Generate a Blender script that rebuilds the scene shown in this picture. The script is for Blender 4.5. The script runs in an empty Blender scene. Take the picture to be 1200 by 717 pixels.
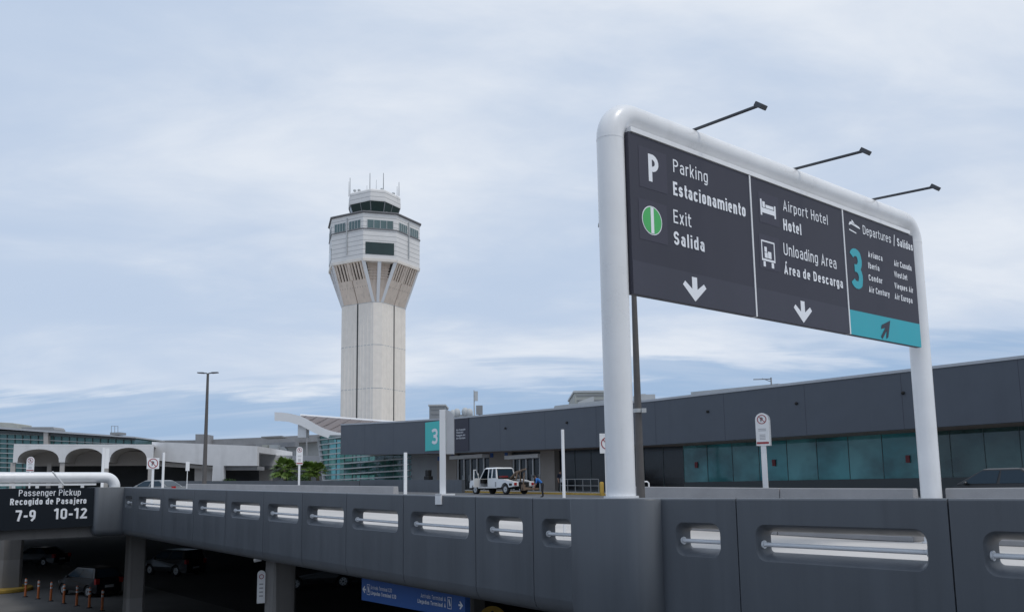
import bpy, bmesh, math, random
from mathutils import Vector, Matrix
random.seed(7)
R = math.radians
scene = bpy.context.scene
COL = scene.collection

# ------------------------------------------------------------------ camera
EYE = 1.3                       # eye height over the near carriageway
F, CX, CY = 1000.0, 600.0, 436.0   # focal length and principal point in photo pixels (1200 x 717)
TH, PT = math.atan(0.0145), math.atan(0.1352)
cam = bpy.data.cameras.new("camera")
cam.sensor_width = 36.0
cam.lens = 36.0 * F / 1200.0
cam.shift_y = (CY - 358.5) / 1200.0
cam.clip_start, cam.clip_end = 0.1, 9000
co = bpy.data.objects.new("camera", cam)
COL.objects.link(co)
scene.camera = co
_r, _u, _f = Vector((1, 0, 0)), Vector((0, -math.sin(PT), math.cos(PT))), Vector((0, math.cos(PT), math.sin(PT)))
_r2 = _r * math.cos(TH) - _u * math.sin(TH)
_u2 = _r * math.sin(TH) + _u * math.cos(TH)
_m = Matrix(((_r2.x, _u2.x, -_f.x), (_r2.y, _u2.y, -_f.y), (_r2.z, _u2.z, -_f.z)))
co.matrix_world = Matrix.Translation((0, 0, EYE)) @ _m.to_4x4()

# ------------------------------------------------------------------ world, sun, exposure
SUN_EL, SUN_AZ = R(64), R(128)     # azimuth clockwise from +Y (north): sun high, behind right
w = bpy.data.worlds.new("World")
scene.world = w
w.use_nodes = True
nt = w.node_tree
nt.nodes.clear()
def wn(t, **k):
    n = nt.nodes.new(t)
    for a, b in k.items(): setattr(n, a, b)
    return n
def lk(a, b): nt.links.new(a, b)
def wmath(op, a=None, b=None, c=None, clamp=False):
    n = wn('ShaderNodeMath', operation=op, use_clamp=clamp)
    for i, x in enumerate((a, b, c)):
        if x is None: continue
        if isinstance(x, (int, float)): n.inputs[i].default_value = x
        else: lk(x, n.inputs[i])
    return n.outputs[0]
sky = wn('ShaderNodeTexSky', sky_type='NISHITA')
sky.sun_disc = False
sky.sun_elevation, sky.sun_rotation = SUN_EL, SUN_AZ
sky.air_density, sky.dust_density, sky.ozone_density = 1.0, 1.2, 1.5
tc = wn('ShaderNodeTexCoord')
sep = wn('ShaderNodeSeparateXYZ')
lk(tc.outputs['Generated'], sep.inputs[0])
zc = wmath('MAXIMUM', sep.outputs[2], 0.0)
den = wmath('ADD', zc, 0.24)
cx = wmath('DIVIDE', sep.outputs[0], den)
cy = wmath('DIVIDE', sep.outputs[1], den)
comb = wn('ShaderNodeCombineXYZ')
lk(cx, comb.inputs[0]); lk(cy, comb.inputs[1])
def cloud_noise(scale, rot, sc, detail, rough, dist, loc=(0, 0, 0)):
    mp = wn('ShaderNodeMapping')
    mp.inputs['Rotation'].default_value = (0, 0, rot)
    mp.inputs['Scale'].default_value = sc
    mp.inputs['Location'].default_value = loc
    lk(comb.outputs[0], mp.inputs[0])
    no = wn('ShaderNodeTexNoise')
    no.inputs['Scale'].default_value = scale
    no.inputs['Detail'].default_value = detail
    no.inputs['Roughness'].default_value = rough
    no.inputs['Distortion'].default_value = dist
    lk(mp.outputs[0], no.inputs['Vector'])
    return no.outputs[0]
def wmap(x, a, b, c=0.0, d=1.0, smooth=True):
    n = wn('ShaderNodeMapRange', interpolation_type='SMOOTHSTEP' if smooth else 'LINEAR')
    lk(x, n.inputs[0]); n.inputs[1].default_value, n.inputs[2].default_value = a, b
    n.inputs[3].default_value, n.inputs[4].default_value = c, d
    return n.outputs[0]
def wmix(f, a, b):
    n = wn('ShaderNodeMix', data_type='RGBA')
    if isinstance(f, float): n.inputs[0].default_value = f
    else: lk(f, n.inputs[0])
    for i, x in ((6, a), (7, b)):
        if isinstance(x, tuple): n.inputs[i].default_value = (*x, 1)
        else: lk(x, n.inputs[i])
    return n.outputs[2]
n1 = cloud_noise(1.15, R(-42), (0.75, 1.2, 1), 12, 0.52, 0.45, (3.1, 1.7, 0))     # broad sheets
n2 = cloud_noise(3.2, R(-55), (0.7, 1.3, 1), 12, 0.60, 0.4, (7.3, 2.2, 0))         # wisps
n3 = cloud_noise(2.6, R(8), (0.40, 2.2, 1), 12, 0.60, 0.4, (1.3, 5.2, 0))          # low bank streaks
X_, Z_ = sep.outputs[0], zc
clear = wmix(0.72, sky.outputs[0], (3.2, 5.2, 7.9))
# high thin overcast: brighter to the east (right), thinner to the west
d_up = wmath('ADD', wmath('ADD', wmath('MULTIPLY', n1, 0.84), wmath('MULTIPLY', n2, 0.16)), wmath('MULTIPLY', X_, 0.19))
f_up = wmap(d_up, 0.34, 0.62, 0.25, 1.0)
veil = wmix(wmap(wmath('ADD', wmath('MULTIPLY', n1, 0.6), wmath('MULTIPLY', n2, 0.4)), 0.36, 0.66), (6.4, 7.15, 8.35), (7.9, 8.4, 9.15))
up_col = wmix(f_up, wmix(0.75, clear, (5.3, 6.3, 8.0)), veil)
# low blue-grey bank behind the tower with a ragged top
edge_ = wmath('SUBTRACT', wmath('ADD', wmath('MULTIPLY', X_, 0.05), 0.135), Z_)
edge_ = wmath('ADD', edge_, wmath('MULTIPLY', wmath('SUBTRACT', n3, 0.5), 0.14))
edge_ = wmath('ADD', edge_, wmath('MULTIPLY', wmath('SUBTRACT', n2, 0.5), 0.07))
f_bank = wmap(edge_, -0.010, 0.026, 0.0, 0.95)
bank_col = wmix(wmap(n3, 0.42, 0.66), wmix(0.65, clear, (3.4, 4.7, 6.8)), (4.4, 5.6, 7.4))
sky_col = wmix(f_bank, up_col, bank_col)
bg = wn('ShaderNodeBackground')
bg.inputs['Strength'].default_value = 0.10
lk(sky_col, bg.inputs['Color'])
out = wn('ShaderNodeOutputWorld')
lk(bg.outputs[0], out.inputs['Surface'])

sl = bpy.data.lights.new("sun", 'SUN')
sl.energy, sl.angle, sl.color = 1.3, R(12), (1.0, 0.95, 0.88)
so = bpy.data.objects.new("sun", sl)
COL.objects.link(so)
_sd = Vector((math.sin(SUN_AZ) * math.cos(SUN_EL), math.cos(SUN_AZ) * math.cos(SUN_EL), math.sin(SUN_EL)))
so.rotation_euler = _sd.to_track_quat('Z', 'Y').to_euler()
so.location = _sd * 60
vs = scene.view_settings
vs.view_transform, vs.look, vs.exposure, vs.gamma = 'Standard', 'None', 0.0, 1.0

# ------------------------------------------------------------------ pixel and road frames
def ray(px, py):
    dx, dy = (px - CX) / F, (CY - py) / F
    u = dx * math.cos(TH) + dy * math.sin(TH)
    v = -dx * math.sin(TH) + dy * math.cos(TH)
    return Vector((u, math.cos(PT) - v * math.sin(PT), math.sin(PT) + v * math.cos(PT)))
CAM = Vector((0, 0, EYE))
def P(px, py, Y):
    d = ray(px, py); return CAM + d * (Y / d.y)
DV = Vector((-0.63, 0.777, 0)).normalized()      # along the road (away, to the left)
NV = Vector((DV.y, -DV.x, 0))                    # across the road (away, to the right)
def SN(s, n, z): return Vector((DV.x * s + NV.x * n, DV.y * s + NV.y * n, z))
def Pn(px, py, n):
    d = ray(px, py); return CAM + d * (n / d.dot(NV))
def Ps(px, py, s):
    d = ray(px, py); return CAM + d * (s / d.dot(DV))
def Pzd(px, py, z):
    d = ray(px, py); return CAM + d * ((z - EYE) / d.z)
def sof(p): return p.dot(DV)
def nof(p): return p.dot(NV)
def zdeck(s): return EYE - 1.27 + 0.0168 * max(0, s - 10)
def ztop(s): return EYE - 0.17 + 0.0168 * max(0, s - 10)
LOW = EYE - 5.6
ROADROT = math.atan2(DV.y, DV.x)

# ------------------------------------------------------------------ materials
def mat(name, col, rough=0.6, var=0.0, scale=3.0, bump=0.0, bscale=40.0, metal=0.0, spec=0.5, streak=False, lines=None, linecol=None, coat=0.0, stretch=None):
    m = bpy.data.materials.new(name)
    m.use_nodes = True
    t = m.node_tree
    b = t.nodes['Principled BSDF']
    b.inputs['Base Color'].default_value = (*col, 1)
    b.inputs['Roughness'].default_value = rough
    b.inputs['Metallic'].default_value = metal
    b.inputs['Specular IOR Level'].default_value = spec
    if coat: b.inputs['Coat Weight'].default_value = coat; b.inputs['Coat Roughness'].default_value = 0.1
    geo = t.nodes.new('ShaderNodeNewGeometry')
    last = None
    if var > 0:
        mp = t.nodes.new('ShaderNodeMapping')
        if streak: mp.inputs['Scale'].default_value = (1, 1, 0.07)
        if stretch: mp.inputs['Scale'].default_value = stretch
        t.links.new(geo.outputs['Position'], mp.inputs[0])
        no = t.nodes.new('ShaderNodeTexNoise')
        no.inputs['Scale'].default_value = scale
        no.inputs['Detail'].default_value = 7
        no.inputs['Roughness'].default_value = 0.62
        t.links.new(mp.outputs[0], no.inputs['Vector'])
        mr = t.nodes.new('ShaderNodeMapRange')
        mr.inputs[1].default_value, mr.inputs[2].default_value = 0.25, 0.75
        mr.inputs[3].default_value, mr.inputs[4].default_value = 1 - var, 1 + var
        t.links.new(no.outputs[0], mr.inputs[0])
        mx = t.nodes.new('ShaderNodeMix'); mx.data_type = 'RGBA'; mx.blend_type = 'MULTIPLY'
        mx.inputs[0].default_value = 1
        mx.inputs[6].default_value = (*col, 1)
        t.links.new(mr.outputs[0], mx.inputs[7])
        last = mx.outputs[2]
        rr = t.nodes.new('ShaderNodeMapRange')
        rr.inputs[1].default_value, rr.inputs[2].default_value = 0.3, 0.7
        rr.inputs[3].default_value, rr.inputs[4].default_value = max(0.02, rough - 0.07), min(1, rough + 0.07)
        t.links.new(no.outputs[0], rr.inputs[0])
        t.links.new(rr.outputs[0], b.inputs['Roughness'])
    if lines:                                    # horizontal seams every lines[0] metres, lines[1] thick
        sp = t.nodes.new('ShaderNodeSeparateXYZ')
        t.links.new(geo.outputs['Position'], sp.inputs[0])
        a = t.nodes.new('ShaderNodeMath'); a.operation = 'MODULO'; a.inputs[1].default_value = lines[0]
        ad = t.nodes.new('ShaderNodeMath'); ad.operation = 'ADD'; ad.inputs[1].default_value = 50
        t.links.new(sp.outputs[2], ad.inputs[0]); t.links.new(ad.outputs[0], a.inputs[0])
        lt = t.nodes.new('ShaderNodeMath'); lt.operation = 'LESS_THAN'; lt.inputs[1].default_value = lines[1]
        t.links.new(a.outputs[0], lt.inputs[0])
        mx2 = t.nodes.new('ShaderNodeMix'); mx2.data_type = 'RGBA'
        t.links.new(lt.outputs[0], mx2.inputs[0])
        if last is not None: t.links.new(last, mx2.inputs[6])
        else: mx2.inputs[6].default_value = (*col, 1)
        mx2.inputs[7].default_value = (*(linecol or (col[0] * .5, col[1] * .5, col[2] * .5)), 1)
        last = mx2.outputs[2]
    if last is not None: t.links.new(last, b.inputs['Base Color'])
    if bump > 0:
        nb = t.nodes.new('ShaderNodeTexNoise')
        nb.inputs['Scale'].default_value = bscale; nb.inputs['Detail'].default_value = 5
        t.links.new(geo.outputs['Position'], nb.inputs['Vector'])
        bp = t.nodes.new('ShaderNodeBump')
        bp.inputs['Strength'].default_value = bump; bp.inputs['Distance'].default_value = 0.02
        t.links.new(nb.outputs[0], bp.inputs['Height'])
        t.links.new(bp.outputs[0], b.inputs['Normal'])
    return m
def glass(name, tint, refl_rough=0.03, dark=0.0):
    """a tinted pane: what lies behind shows through the tint, with a mirror sheen"""
    m = bpy.data.materials.new(name); m.use_nodes = True
    t = m.node_tree; t.nodes.clear()
    o = t.nodes.new('ShaderNodeOutputMaterial')
    tr = t.nodes.new('ShaderNodeBsdfTransparent'); tr.inputs[0].default_value = (*tint, 1)
    di = t.nodes.new('ShaderNodeBsdfDiffuse'); di.inputs[0].default_value = (*[c * .70 for c in tint], 1)
    m0 = t.nodes.new('ShaderNodeMixShader'); m0.inputs[0].default_value = dark
    t.links.new(tr.outputs[0], m0.inputs[1]); t.links.new(di.outputs[0], m0.inputs[2])
    if dark > 0:
        gp_ = t.nodes.new('ShaderNodeNewGeometry'); mp_ = t.nodes.new('ShaderNodeMapping'); mp_.inputs['Scale'].default_value = (.35, .35, .5)
        no_ = t.nodes.new('ShaderNodeTexNoise'); no_.inputs['Scale'].default_value = 1.0; no_.inputs['Detail'].default_value = 3  # blotchy noise in the film, painted in to suggest varied reflections
        mr_ = t.nodes.new('ShaderNodeMapRange'); mr_.inputs[1].default_value, mr_.inputs[2].default_value = .35, .65
        mr_.inputs[3].default_value, mr_.inputs[4].default_value = dark * .55, min(1, dark * 1.4)
        t.links.new(gp_.outputs['Position'], mp_.inputs[0]); t.links.new(mp_.outputs[0], no_.inputs['Vector']); t.links.new(no_.outputs[0], mr_.inputs[0]); t.links.new(mr_.outputs[0], m0.inputs[0])
    gl = t.nodes.new('ShaderNodeBsdfGlossy'); gl.inputs['Roughness'].default_value = refl_rough
    ge = t.nodes.new('ShaderNodeNewGeometry')
    dt = t.nodes.new('ShaderNodeVectorMath'); dt.operation = 'DOT_PRODUCT'
    t.links.new(ge.outputs['Normal'], dt.inputs[0]); t.links.new(ge.outputs['Incoming'], dt.inputs[1])
    def mt(op, a, b=None):
        n = t.nodes.new('ShaderNodeMath'); n.operation = op
        for i, x in enumerate((a, b)):
            if x is None: continue
            if isinstance(x, (int, float)): n.inputs[i].default_value = x
            else: t.links.new(x, n.inputs[i])
        return n
    ab = mt('ABSOLUTE', dt.outputs['Value']); om = mt('SUBTRACT', 1.0, ab.outputs[0]); pw_ = mt('POWER', om.outputs[0], 5.0); ml = mt('MULTIPLY', pw_.outputs[0], 0.9); fr = mt('ADD', ml.outputs[0], 0.06)
    ms = t.nodes.new('ShaderNodeMixShader')
    t.links.new(fr.outputs[0], ms.inputs[0]); t.links.new(m0.outputs[0], ms.inputs[1]); t.links.new(gl.outputs[0], ms.inputs[2])
    t.links.new(ms.outputs[0], o.inputs[0])
    return m
M = {}
M['charcoal'] = mat('charcoal_paint', (0.088, 0.099, 0.115), 0.42, 0.13, 2.2, 0.03, 60, streak=True)
def weather(m, scale, amount, zs=0.05):
    """rain streaks and grime: thin vertical runs that darken the paint"""
    t = m.node_tree; b = t.nodes['Principled BSDF']; src = b.inputs['Base Color'].links[0].from_socket
    geo = t.nodes.new('ShaderNodeNewGeometry'); mp = t.nodes.new('ShaderNodeMapping'); mp.inputs['Scale'].default_value = (1, 1, zs)
    no = t.nodes.new('ShaderNodeTexNoise'); no.inputs['Scale'].default_value = scale; no.inputs['Detail'].default_value = 4
    mr = t.nodes.new('ShaderNodeMapRange'); mr.inputs[1].default_value, mr.inputs[2].default_value = 0.54, 0.72
    mr.inputs[3].default_value, mr.inputs[4].default_value = 1.0, 1.0 - amount
    n2_ = t.nodes.new('ShaderNodeTexNoise'); n2_.inputs['Scale'].default_value = 0.9; n2_.inputs['Detail'].default_value = 6
    m2_ = t.nodes.new('ShaderNodeMapRange'); m2_.inputs[1].default_value, m2_.inputs[2].default_value = 0.35, 0.65
    m2_.inputs[3].default_value, m2_.inputs[4].default_value = 0.97, 1.03
    t.links.new(geo.outputs['Position'], mp.inputs[0]); t.links.new(mp.outputs[0], no.inputs['Vector']); t.links.new(no.outputs[0], mr.inputs[0])
    t.links.new(geo.outputs['Position'], n2_.inputs['Vector']); t.links.new(n2_.outputs[0], m2_.inputs[0])
    pr_ = t.nodes.new('ShaderNodeMath'); pr_.operation = 'MULTIPLY'; t.links.new(mr.outputs[0], pr_.inputs[0]); t.links.new(m2_.outputs[0], pr_.inputs[1])
    mx = t.nodes.new('ShaderNodeMix'); mx.data_type = 'RGBA'; mx.blend_type = 'MULTIPLY'; mx.inputs[0].default_value = 1
    t.links.new(src, mx.inputs[6]); t.links.new(pr_.outputs[0], mx.inputs[7]); t.links.new(mx.outputs[2], b.inputs['Base Color'])
weather(M['charcoal'], 7.0, 0.10)
M['fascia'] = mat('charcoal_metal_cladding', (0.072, 0.085, 0.107), 0.5, 0.07, 0.4)
M['coping'] = mat('pale_coping_metal', (0.42, 0.44, 0.47), 0.5, 0.1, 2)
M['white'] = mat('white_gloss_paint', (0.74, 0.75, 0.765), 0.32, 0.04, 1.5, coat=0.2)
M['whitewall'] = mat('white_render', (0.74, 0.75, 0.77), 0.8, 0.07, 0.15, streak=True)
M['rail'] = mat('painted_rail', (0.66, 0.68, 0.71), 0.35, 0.06, 5)
M['sign_dark'] = mat('sign_vinyl_charcoal', (0.050, 0.051, 0.069), 0.55, 0.15, 0.9, spec=0.25, stretch=(1.0, 1.0, 0.22))
M['sign_band'] = mat('sign_vinyl_grey', (0.062, 0.064, 0.085), 0.55, 0.14, 0.9, spec=0.25, stretch=(1.0, 1.0, 0.22))
M['sign_icon'] = mat('sign_vinyl_icon', (0.060, 0.060, 0.082), 0.55, 0.06, 1.5, spec=0.25)
M['letter'] = mat('white_lettering', (0.80, 0.82, 0.86), 0.5)
M['teal'] = mat('teal_vinyl', (0.02, 0.36, 0.43), 0.42, 0.06, 1.2, stretch=(1, 1, 0.3))
M['teal_sign'] = mat('teal_sign_face', (0.06, 0.52, 0.50), 0.5, 0.04, 1.0)
M['green'] = mat('green_vinyl', (0.06, 0.42, 0.11), 0.45)
M['lamp_black'] = mat('dark_grey_metal', (0.055, 0.06, 0.07), 0.45)
M['pole_brown'] = mat('weathered_dark_pole', (0.085, 0.08, 0.078), 0.6, 0.15, 3)
M['pickup'] = mat('pickup_sign_black', (0.008, 0.012, 0.018), 0.6, 0.06, 1.0, spec=0.2)
M['concrete'] = mat('barrier_concrete', (0.30, 0.30, 0.31), 0.85, 0.13, 1.2, 0.15, 50)
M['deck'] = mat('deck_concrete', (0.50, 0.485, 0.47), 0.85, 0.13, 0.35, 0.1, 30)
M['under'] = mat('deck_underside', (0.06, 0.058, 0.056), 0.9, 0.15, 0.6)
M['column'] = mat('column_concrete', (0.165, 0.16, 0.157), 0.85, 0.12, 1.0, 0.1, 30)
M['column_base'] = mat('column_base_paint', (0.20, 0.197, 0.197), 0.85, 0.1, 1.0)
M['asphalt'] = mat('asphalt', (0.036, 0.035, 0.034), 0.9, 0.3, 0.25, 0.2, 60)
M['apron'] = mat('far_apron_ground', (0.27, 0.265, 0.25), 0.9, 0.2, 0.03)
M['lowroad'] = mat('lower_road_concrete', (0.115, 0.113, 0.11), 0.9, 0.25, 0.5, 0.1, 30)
M['kerbroad'] = mat('kerbside_asphalt', (0.11, 0.115, 0.125), 0.9, 0.2, 0.4)
M['yellow'] = mat('yellow_kerb_paint', (0.42, 0.27, 0.05), 0.8, 0.25, 2)
M['marking'] = mat('road_marking_paint', (0.7, 0.7, 0.68), 0.8, 0.2, 3)
M['orange'] = mat('orange_plastic', (0.62, 0.17, 0.05), 0.5)
M['reflect'] = mat('white_reflective', (0.7, 0.7, 0.7), 0.4)
M['black'] = mat('black_rubber', (0.012, 0.012, 0.012), 0.7)
M['blue'] = mat('blue_sign_face', (0.025, 0.10, 0.34), 0.45, 0.05, 1)
M['dimred'] = mat('dark_red_box', (0.17, 0.02, 0.025), 0.5)
M['red'] = mat('red_paint', (0.30, 0.04, 0.05), 0.6)
M['ink'] = mat('black_ink', (0.02, 0.02, 0.022), 0.6)
M['greytext'] = mat('grey_print', (0.36, 0.36, 0.38), 0.7)
M['beige'] = mat('beige_wall_stone', (0.30, 0.27, 0.245), 0.8, 0.1, 0.8)
M['soffit'] = mat('brown_soffit', (0.21, 0.175, 0.155), 0.8, 0.06, 1)
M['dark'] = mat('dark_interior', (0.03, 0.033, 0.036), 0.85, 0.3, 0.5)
M['pav_room'] = mat('pavilion_interior', (0.24, 0.26, 0.26), 0.85, 0.35, 0.3)
M['dark_room'] = mat('dim_interior_wall', (0.10, 0.115, 0.125), 0.85, 0.5, 0.6)
M['roomlit'] = mat('interior_wall', (0.42, 0.45, 0.44), 0.8, 0.2, 0.3)
M['glass_blue'] = glass('dark_blue_glass', (0.12, 0.22, 0.32), 0.16)
M['glass_teal'] = glass('teal_film_glass', (0.10, 0.45, 0.48), 0.05, 0.72)
M['glass_teal_pale'] = glass('teal_film_glass_pale', (0.16, 0.50, 0.52), 0.05, 0.72)
M['glass_green'] = glass('dark_green_glass', (0.13, 0.265, 0.255), 0.03, 0.58)
M['glass_pav'] = glass('teal_curtain_glass', (0.15, 0.42, 0.40), 0.03, 0.35)
M['frame'] = mat('pale_door_frame', (0.80, 0.81, 0.82), 0.5)
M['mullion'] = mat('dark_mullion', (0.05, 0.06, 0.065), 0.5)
M['sealant'] = mat('grey_green_sealant', (0.075, 0.11, 0.115), 0.6)
M['palegrey'] = mat('pale_grey_metal', (0.45, 0.47, 0.48), 0.6, 0.12, 0.8)
M['hvac'] = mat('hvac_casing', (0.38, 0.39, 0.36), 0.7, 0.12, 0.5)
M['midgrey'] = mat('mid_grey_metal', (0.24, 0.25, 0.26), 0.6, 0.15, 0.5)
M['tower'] = mat('tower_concrete', (0.82, 0.765, 0.70), 0.85, 0.05, 0.45, streak=True)
M['tower_clad'] = mat('tower_cladding', (0.72, 0.71, 0.70), 0.7, 0.06, 0.5, lines=(0.95, 0.13), linecol=(0.42, 0.42, 0.42))
M['tower_flare'] = mat('tower_stained_concrete', (0.74, 0.63, 0.54), 0.88, 0.12, 0.7, streak=True)
M['tower_dark'] = mat('tower_shadow_recess', (0.05, 0.043, 0.04), 0.9)  # shade of the flare slots put into the recess colour
M['tower_roof'] = mat('tower_roofing', (0.17, 0.17, 0.18), 0.85, 0.15, 0.6)
M['tower_glass'] = mat('tower_dark_glazing', (0.012, 0.035, 0.035), 0.08, 0.2, 0.3)
M['tower_win'] = mat('tower_grey_window', (0.10, 0.16, 0.165), 0.25, 0.2, 0.4)
M['seam'] = mat('dark_joint', (0.06, 0.06, 0.06), 0.9)
M['brownroof'] = mat('brown_standing_seam', (0.16, 0.135, 0.135), 0.65, 0.08, 0.5)
M['carblack'] = mat('black_car_paint', (0.008, 0.009, 0.012), 0.35, coat=0.2)
M['cargrey'] = mat('dark_grey_car_paint', (0.02, 0.021, 0.024), 0.28, coat=0.4)
M['carsilver'] = mat('grey_car_paint', (0.17, 0.18, 0.19), 0.3, coat=0.5)
M['carwhite'] = mat('white_truck_paint', (0.76, 0.77, 0.78), 0.3, 0.04, 2, coat=0.4)
M['carglass'] = mat('car_window', (0.020, 0.038, 0.056), 0.08, spec=0.25)  # blue of window reflections put into the base colour, gloss kept low
M['rim'] = mat('alloy_rim', (0.55, 0.56, 0.57), 0.35, metal=0.5)
M['taillight'] = mat('red_lens', (0.35, 0.015, 0.015), 0.2)
M['headlight'] = mat('clear_lens', (0.6, 0.62, 0.65), 0.1)
M['rust'] = mat('rusty_steel', (0.17, 0.12, 0.085), 0.8, 0.3, 5)
M['skin'] = mat('skin', (0.33, 0.19, 0.13), 0.6)
M['hair'] = mat('dark_hair', (0.015, 0.012, 0.01), 0.7)
M['shirt'] = mat('blue_shirt', (0.025, 0.14, 0.42), 0.8)
M['navy'] = mat('navy_cloth', (0.012, 0.016, 0.035), 0.85)
M['trousers'] = mat('black_trousers', (0.015, 0.015, 0.018), 0.85)
M['bark'] = mat('palm_bark', (0.17, 0.13, 0.095), 0.9, 0.25, 6)
M['leaf'] = mat('palm_leaf', (0.115, 0.19, 0.032), 0.5, 0.4, 1.2)
M['leaf2'] = mat('shrub_leaf', (0.04, 0.085, 0.02), 0.65, 0.4, 1.5)
M['farglass'] = mat('far_teal_glazing', (0.075, 0.18, 0.18), 0.15, 0.35, 0.25)
M['fargrey'] = mat('far_grey_roofing', (0.27, 0.275, 0.29), 0.8, 0.25, 0.3)
M['farwhite'] = mat('far_white_concrete', (0.66, 0.665, 0.68), 0.8, 0.06, 0.1)
M['vault'] = mat('vault_plaster', (0.42, 0.40, 0.385), 0.85, 0.08, 0.2)

weather(M['fascia'], 1.2, 0.07); weather(M['tower'], 1.6, 0.05, 0.02); weather(M['tower_flare'], 1.6, 0.25, 0.06); weather(M['farwhite'], 0.6, 0.12, 0.1); weather(M['white'], 5.0, 0.06, 0.1); weather(M['column'], 3.0, 0.2)
# ------------------------------------------------------------------ mesh helpers
class MB:
    def __init__(self): self.v, self.f, self.mi, self.sm = [], [], [], []
    def add(self, vs, fs, mi=0, smooth=False):
        o = len(self.v)
        self.v += [Vector(a) for a in vs]
        for f in fs:
            self.f.append([o + i for i in f]); self.mi.append(mi); self.sm.append(smooth)
        return self
    def hexa(self, a, b, mi=0):                 # two loops of four
        self.add(list(a) + list(b), [(0, 1, 2, 3), (7, 6, 5, 4)] + [(i, i + 4, (i + 1) % 4 + 4, (i + 1) % 4) for i in range(4)], mi)
        return self
    def box(self, x0, x1, y0, y1, z0, z1, mi=0):
        return self.hexa([(x0, y0, z0), (x1, y0, z0), (x1, y1, z0), (x0, y1, z0)], [(x0, y0, z1), (x1, y0, z1), (x1, y1, z1), (x0, y1, z1)], mi)
    def sbox(self, s0, s1, n0, n1, z0, z1, mi=0, grade=False):
        g = (lambda s: zdeck(s)) if grade else (lambda s: 0)
        q = [(s0, n0), (s1, n0), (s1, n1), (s0, n1)]
        return self.hexa([SN(s, n, z0 + g(s)) for s, n in q], [SN(s, n, z1 + g(s)) for s, n in q], mi)
    def prism(self, poly, vec, mi=0):
        vec = Vector(vec); n = len(poly)
        a = [Vector(p) for p in poly]; b = [p + vec for p in a]
        self.add(a + b, [list(range(n)), list(range(2 * n - 1, n - 1, -1))] + [(i, (i + 1) % n, (i + 1) % n + n, i + n) for i in range(n)], mi)
        return self
    def loft(self, loops, closed=True, cap0=True, cap1=True, mi=0, smooth=False):
        n = len(loops[0]); vs = [p for l in loops for p in l]; fs = []
        for k in range(len(loops) - 1):
            for i in range(n if closed else n - 1):
                j = (i + 1) % n
                fs.append((k * n + i, k * n + j, (k + 1) * n + j, (k + 1) * n + i))
        o = len(self.v)
        self.add(vs, fs, mi, smooth)
        if cap0: self.f.append([o + i for i in range(n)]); self.mi.append(mi); self.sm.append(False)
        if cap1: self.f.append([o + (len(loops) - 1) * n + i for i in range(n - 1, -1, -1)]); self.mi.append(mi); self.sm.append(False)
        return self
    def tube(self, pts, r, seg=12, mi=0, caps=True):
        pts = [Vector(p) for p in pts]
        rs = r if isinstance(r, (list, tuple)) else [r] * len(pts)
        loops, ref = [], None
        for i, p in enumerate(pts):
            t = (pts[min(i + 1, len(pts) - 1)] - pts[max(i - 1, 0)]).normalized()
            if ref is None:
                ref = Vector((0, 0, 1)) if abs(t.z) < 0.9 else Vector((1, 0, 0))
            a = (ref - t * ref.dot(t)).normalized(); ref = a
            b = t.cross(a)
            loops.append([p + (a * math.cos(2 * math.pi * k / seg) + b * math.sin(2 * math.pi * k / seg)) * rs[i] for k in range(seg)])
        return self.loft(loops, True, caps, caps, mi, True)
    def ell(self, c, rx, ry, rz, mi=0, seg=12, rings=8):
        loops = []
        for i in range(1, rings):
            a = math.pi * i / rings
            loops.append([(c[0] + rx * math.sin(a) * math.cos(2 * math.pi * k / seg), c[1] + ry * math.sin(a) * math.sin(2 * math.pi * k / seg), c[2] - rz * math.cos(a)) for k in range(seg)])
        return self.loft(loops, True, True, True, mi, True)
ROOT = {}
def mesh_of(mb, inv, mats, name, bevel=None):
    me = bpy.data.meshes.new(name)
    me.from_pydata([tuple(inv @ v) for v in mb.v], [], mb.f)
    for m in (mats if isinstance(mats, (list, tuple)) else [mats]): me.materials.append(M[m])
    me.polygons.foreach_set('material_index', mb.mi)
    me.polygons.foreach_set('use_smooth', mb.sm)
    bm = bmesh.new(); bm.from_mesh(me)
    bmesh.ops.recalc_face_normals(bm, faces=bm.faces)
    bm.to_mesh(me); bm.free()
    if any(mb.sm): me.set_sharp_from_angle(angle=R(50))
    me.update()
    return me
def tag(o, label, cat, group=None, kind=None):
    if cat and not kind: kind = 'thing'
    if label: o['label'] = label
    if cat: o['category'] = cat
    if group: o['group'] = group
    if kind: o['kind'] = kind
    return o
def thing(name, label, cat, loc=(0, 0, 0), rotz=0.0, group=None):
    o = bpy.data.objects.new(name, None)
    o.empty_display_size = 0.2
    COL.objects.link(o)
    o.location = loc; o.rotation_euler = (0, 0, rotz)
    ROOT[o.name] = Matrix.Translation(Vector(loc)) @ Matrix.Rotation(rotz, 4, 'Z')
    return tag(o, label, cat, group)
def part(name, mb, mats, parent, local=False, bevel=0.0, label=None):
    Mx = ROOT[parent.name]
    me = mesh_of(mb, Matrix.Identity(4) if local else Mx.inverted(), mats, name)
    o = bpy.data.objects.new(name, me)
    COL.objects.link(o)
    o.parent = parent
    ROOT[o.name] = Mx
    if label: o['label'] = label
    if bevel:
        b = o.modifiers.new('edge_bevel', 'BEVEL'); b.width = bevel; b.segments = 2; b.limit_method = 'ANGLE'; b.angle_limit = R(40)
        b.harden_normals = False
    return o
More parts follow.
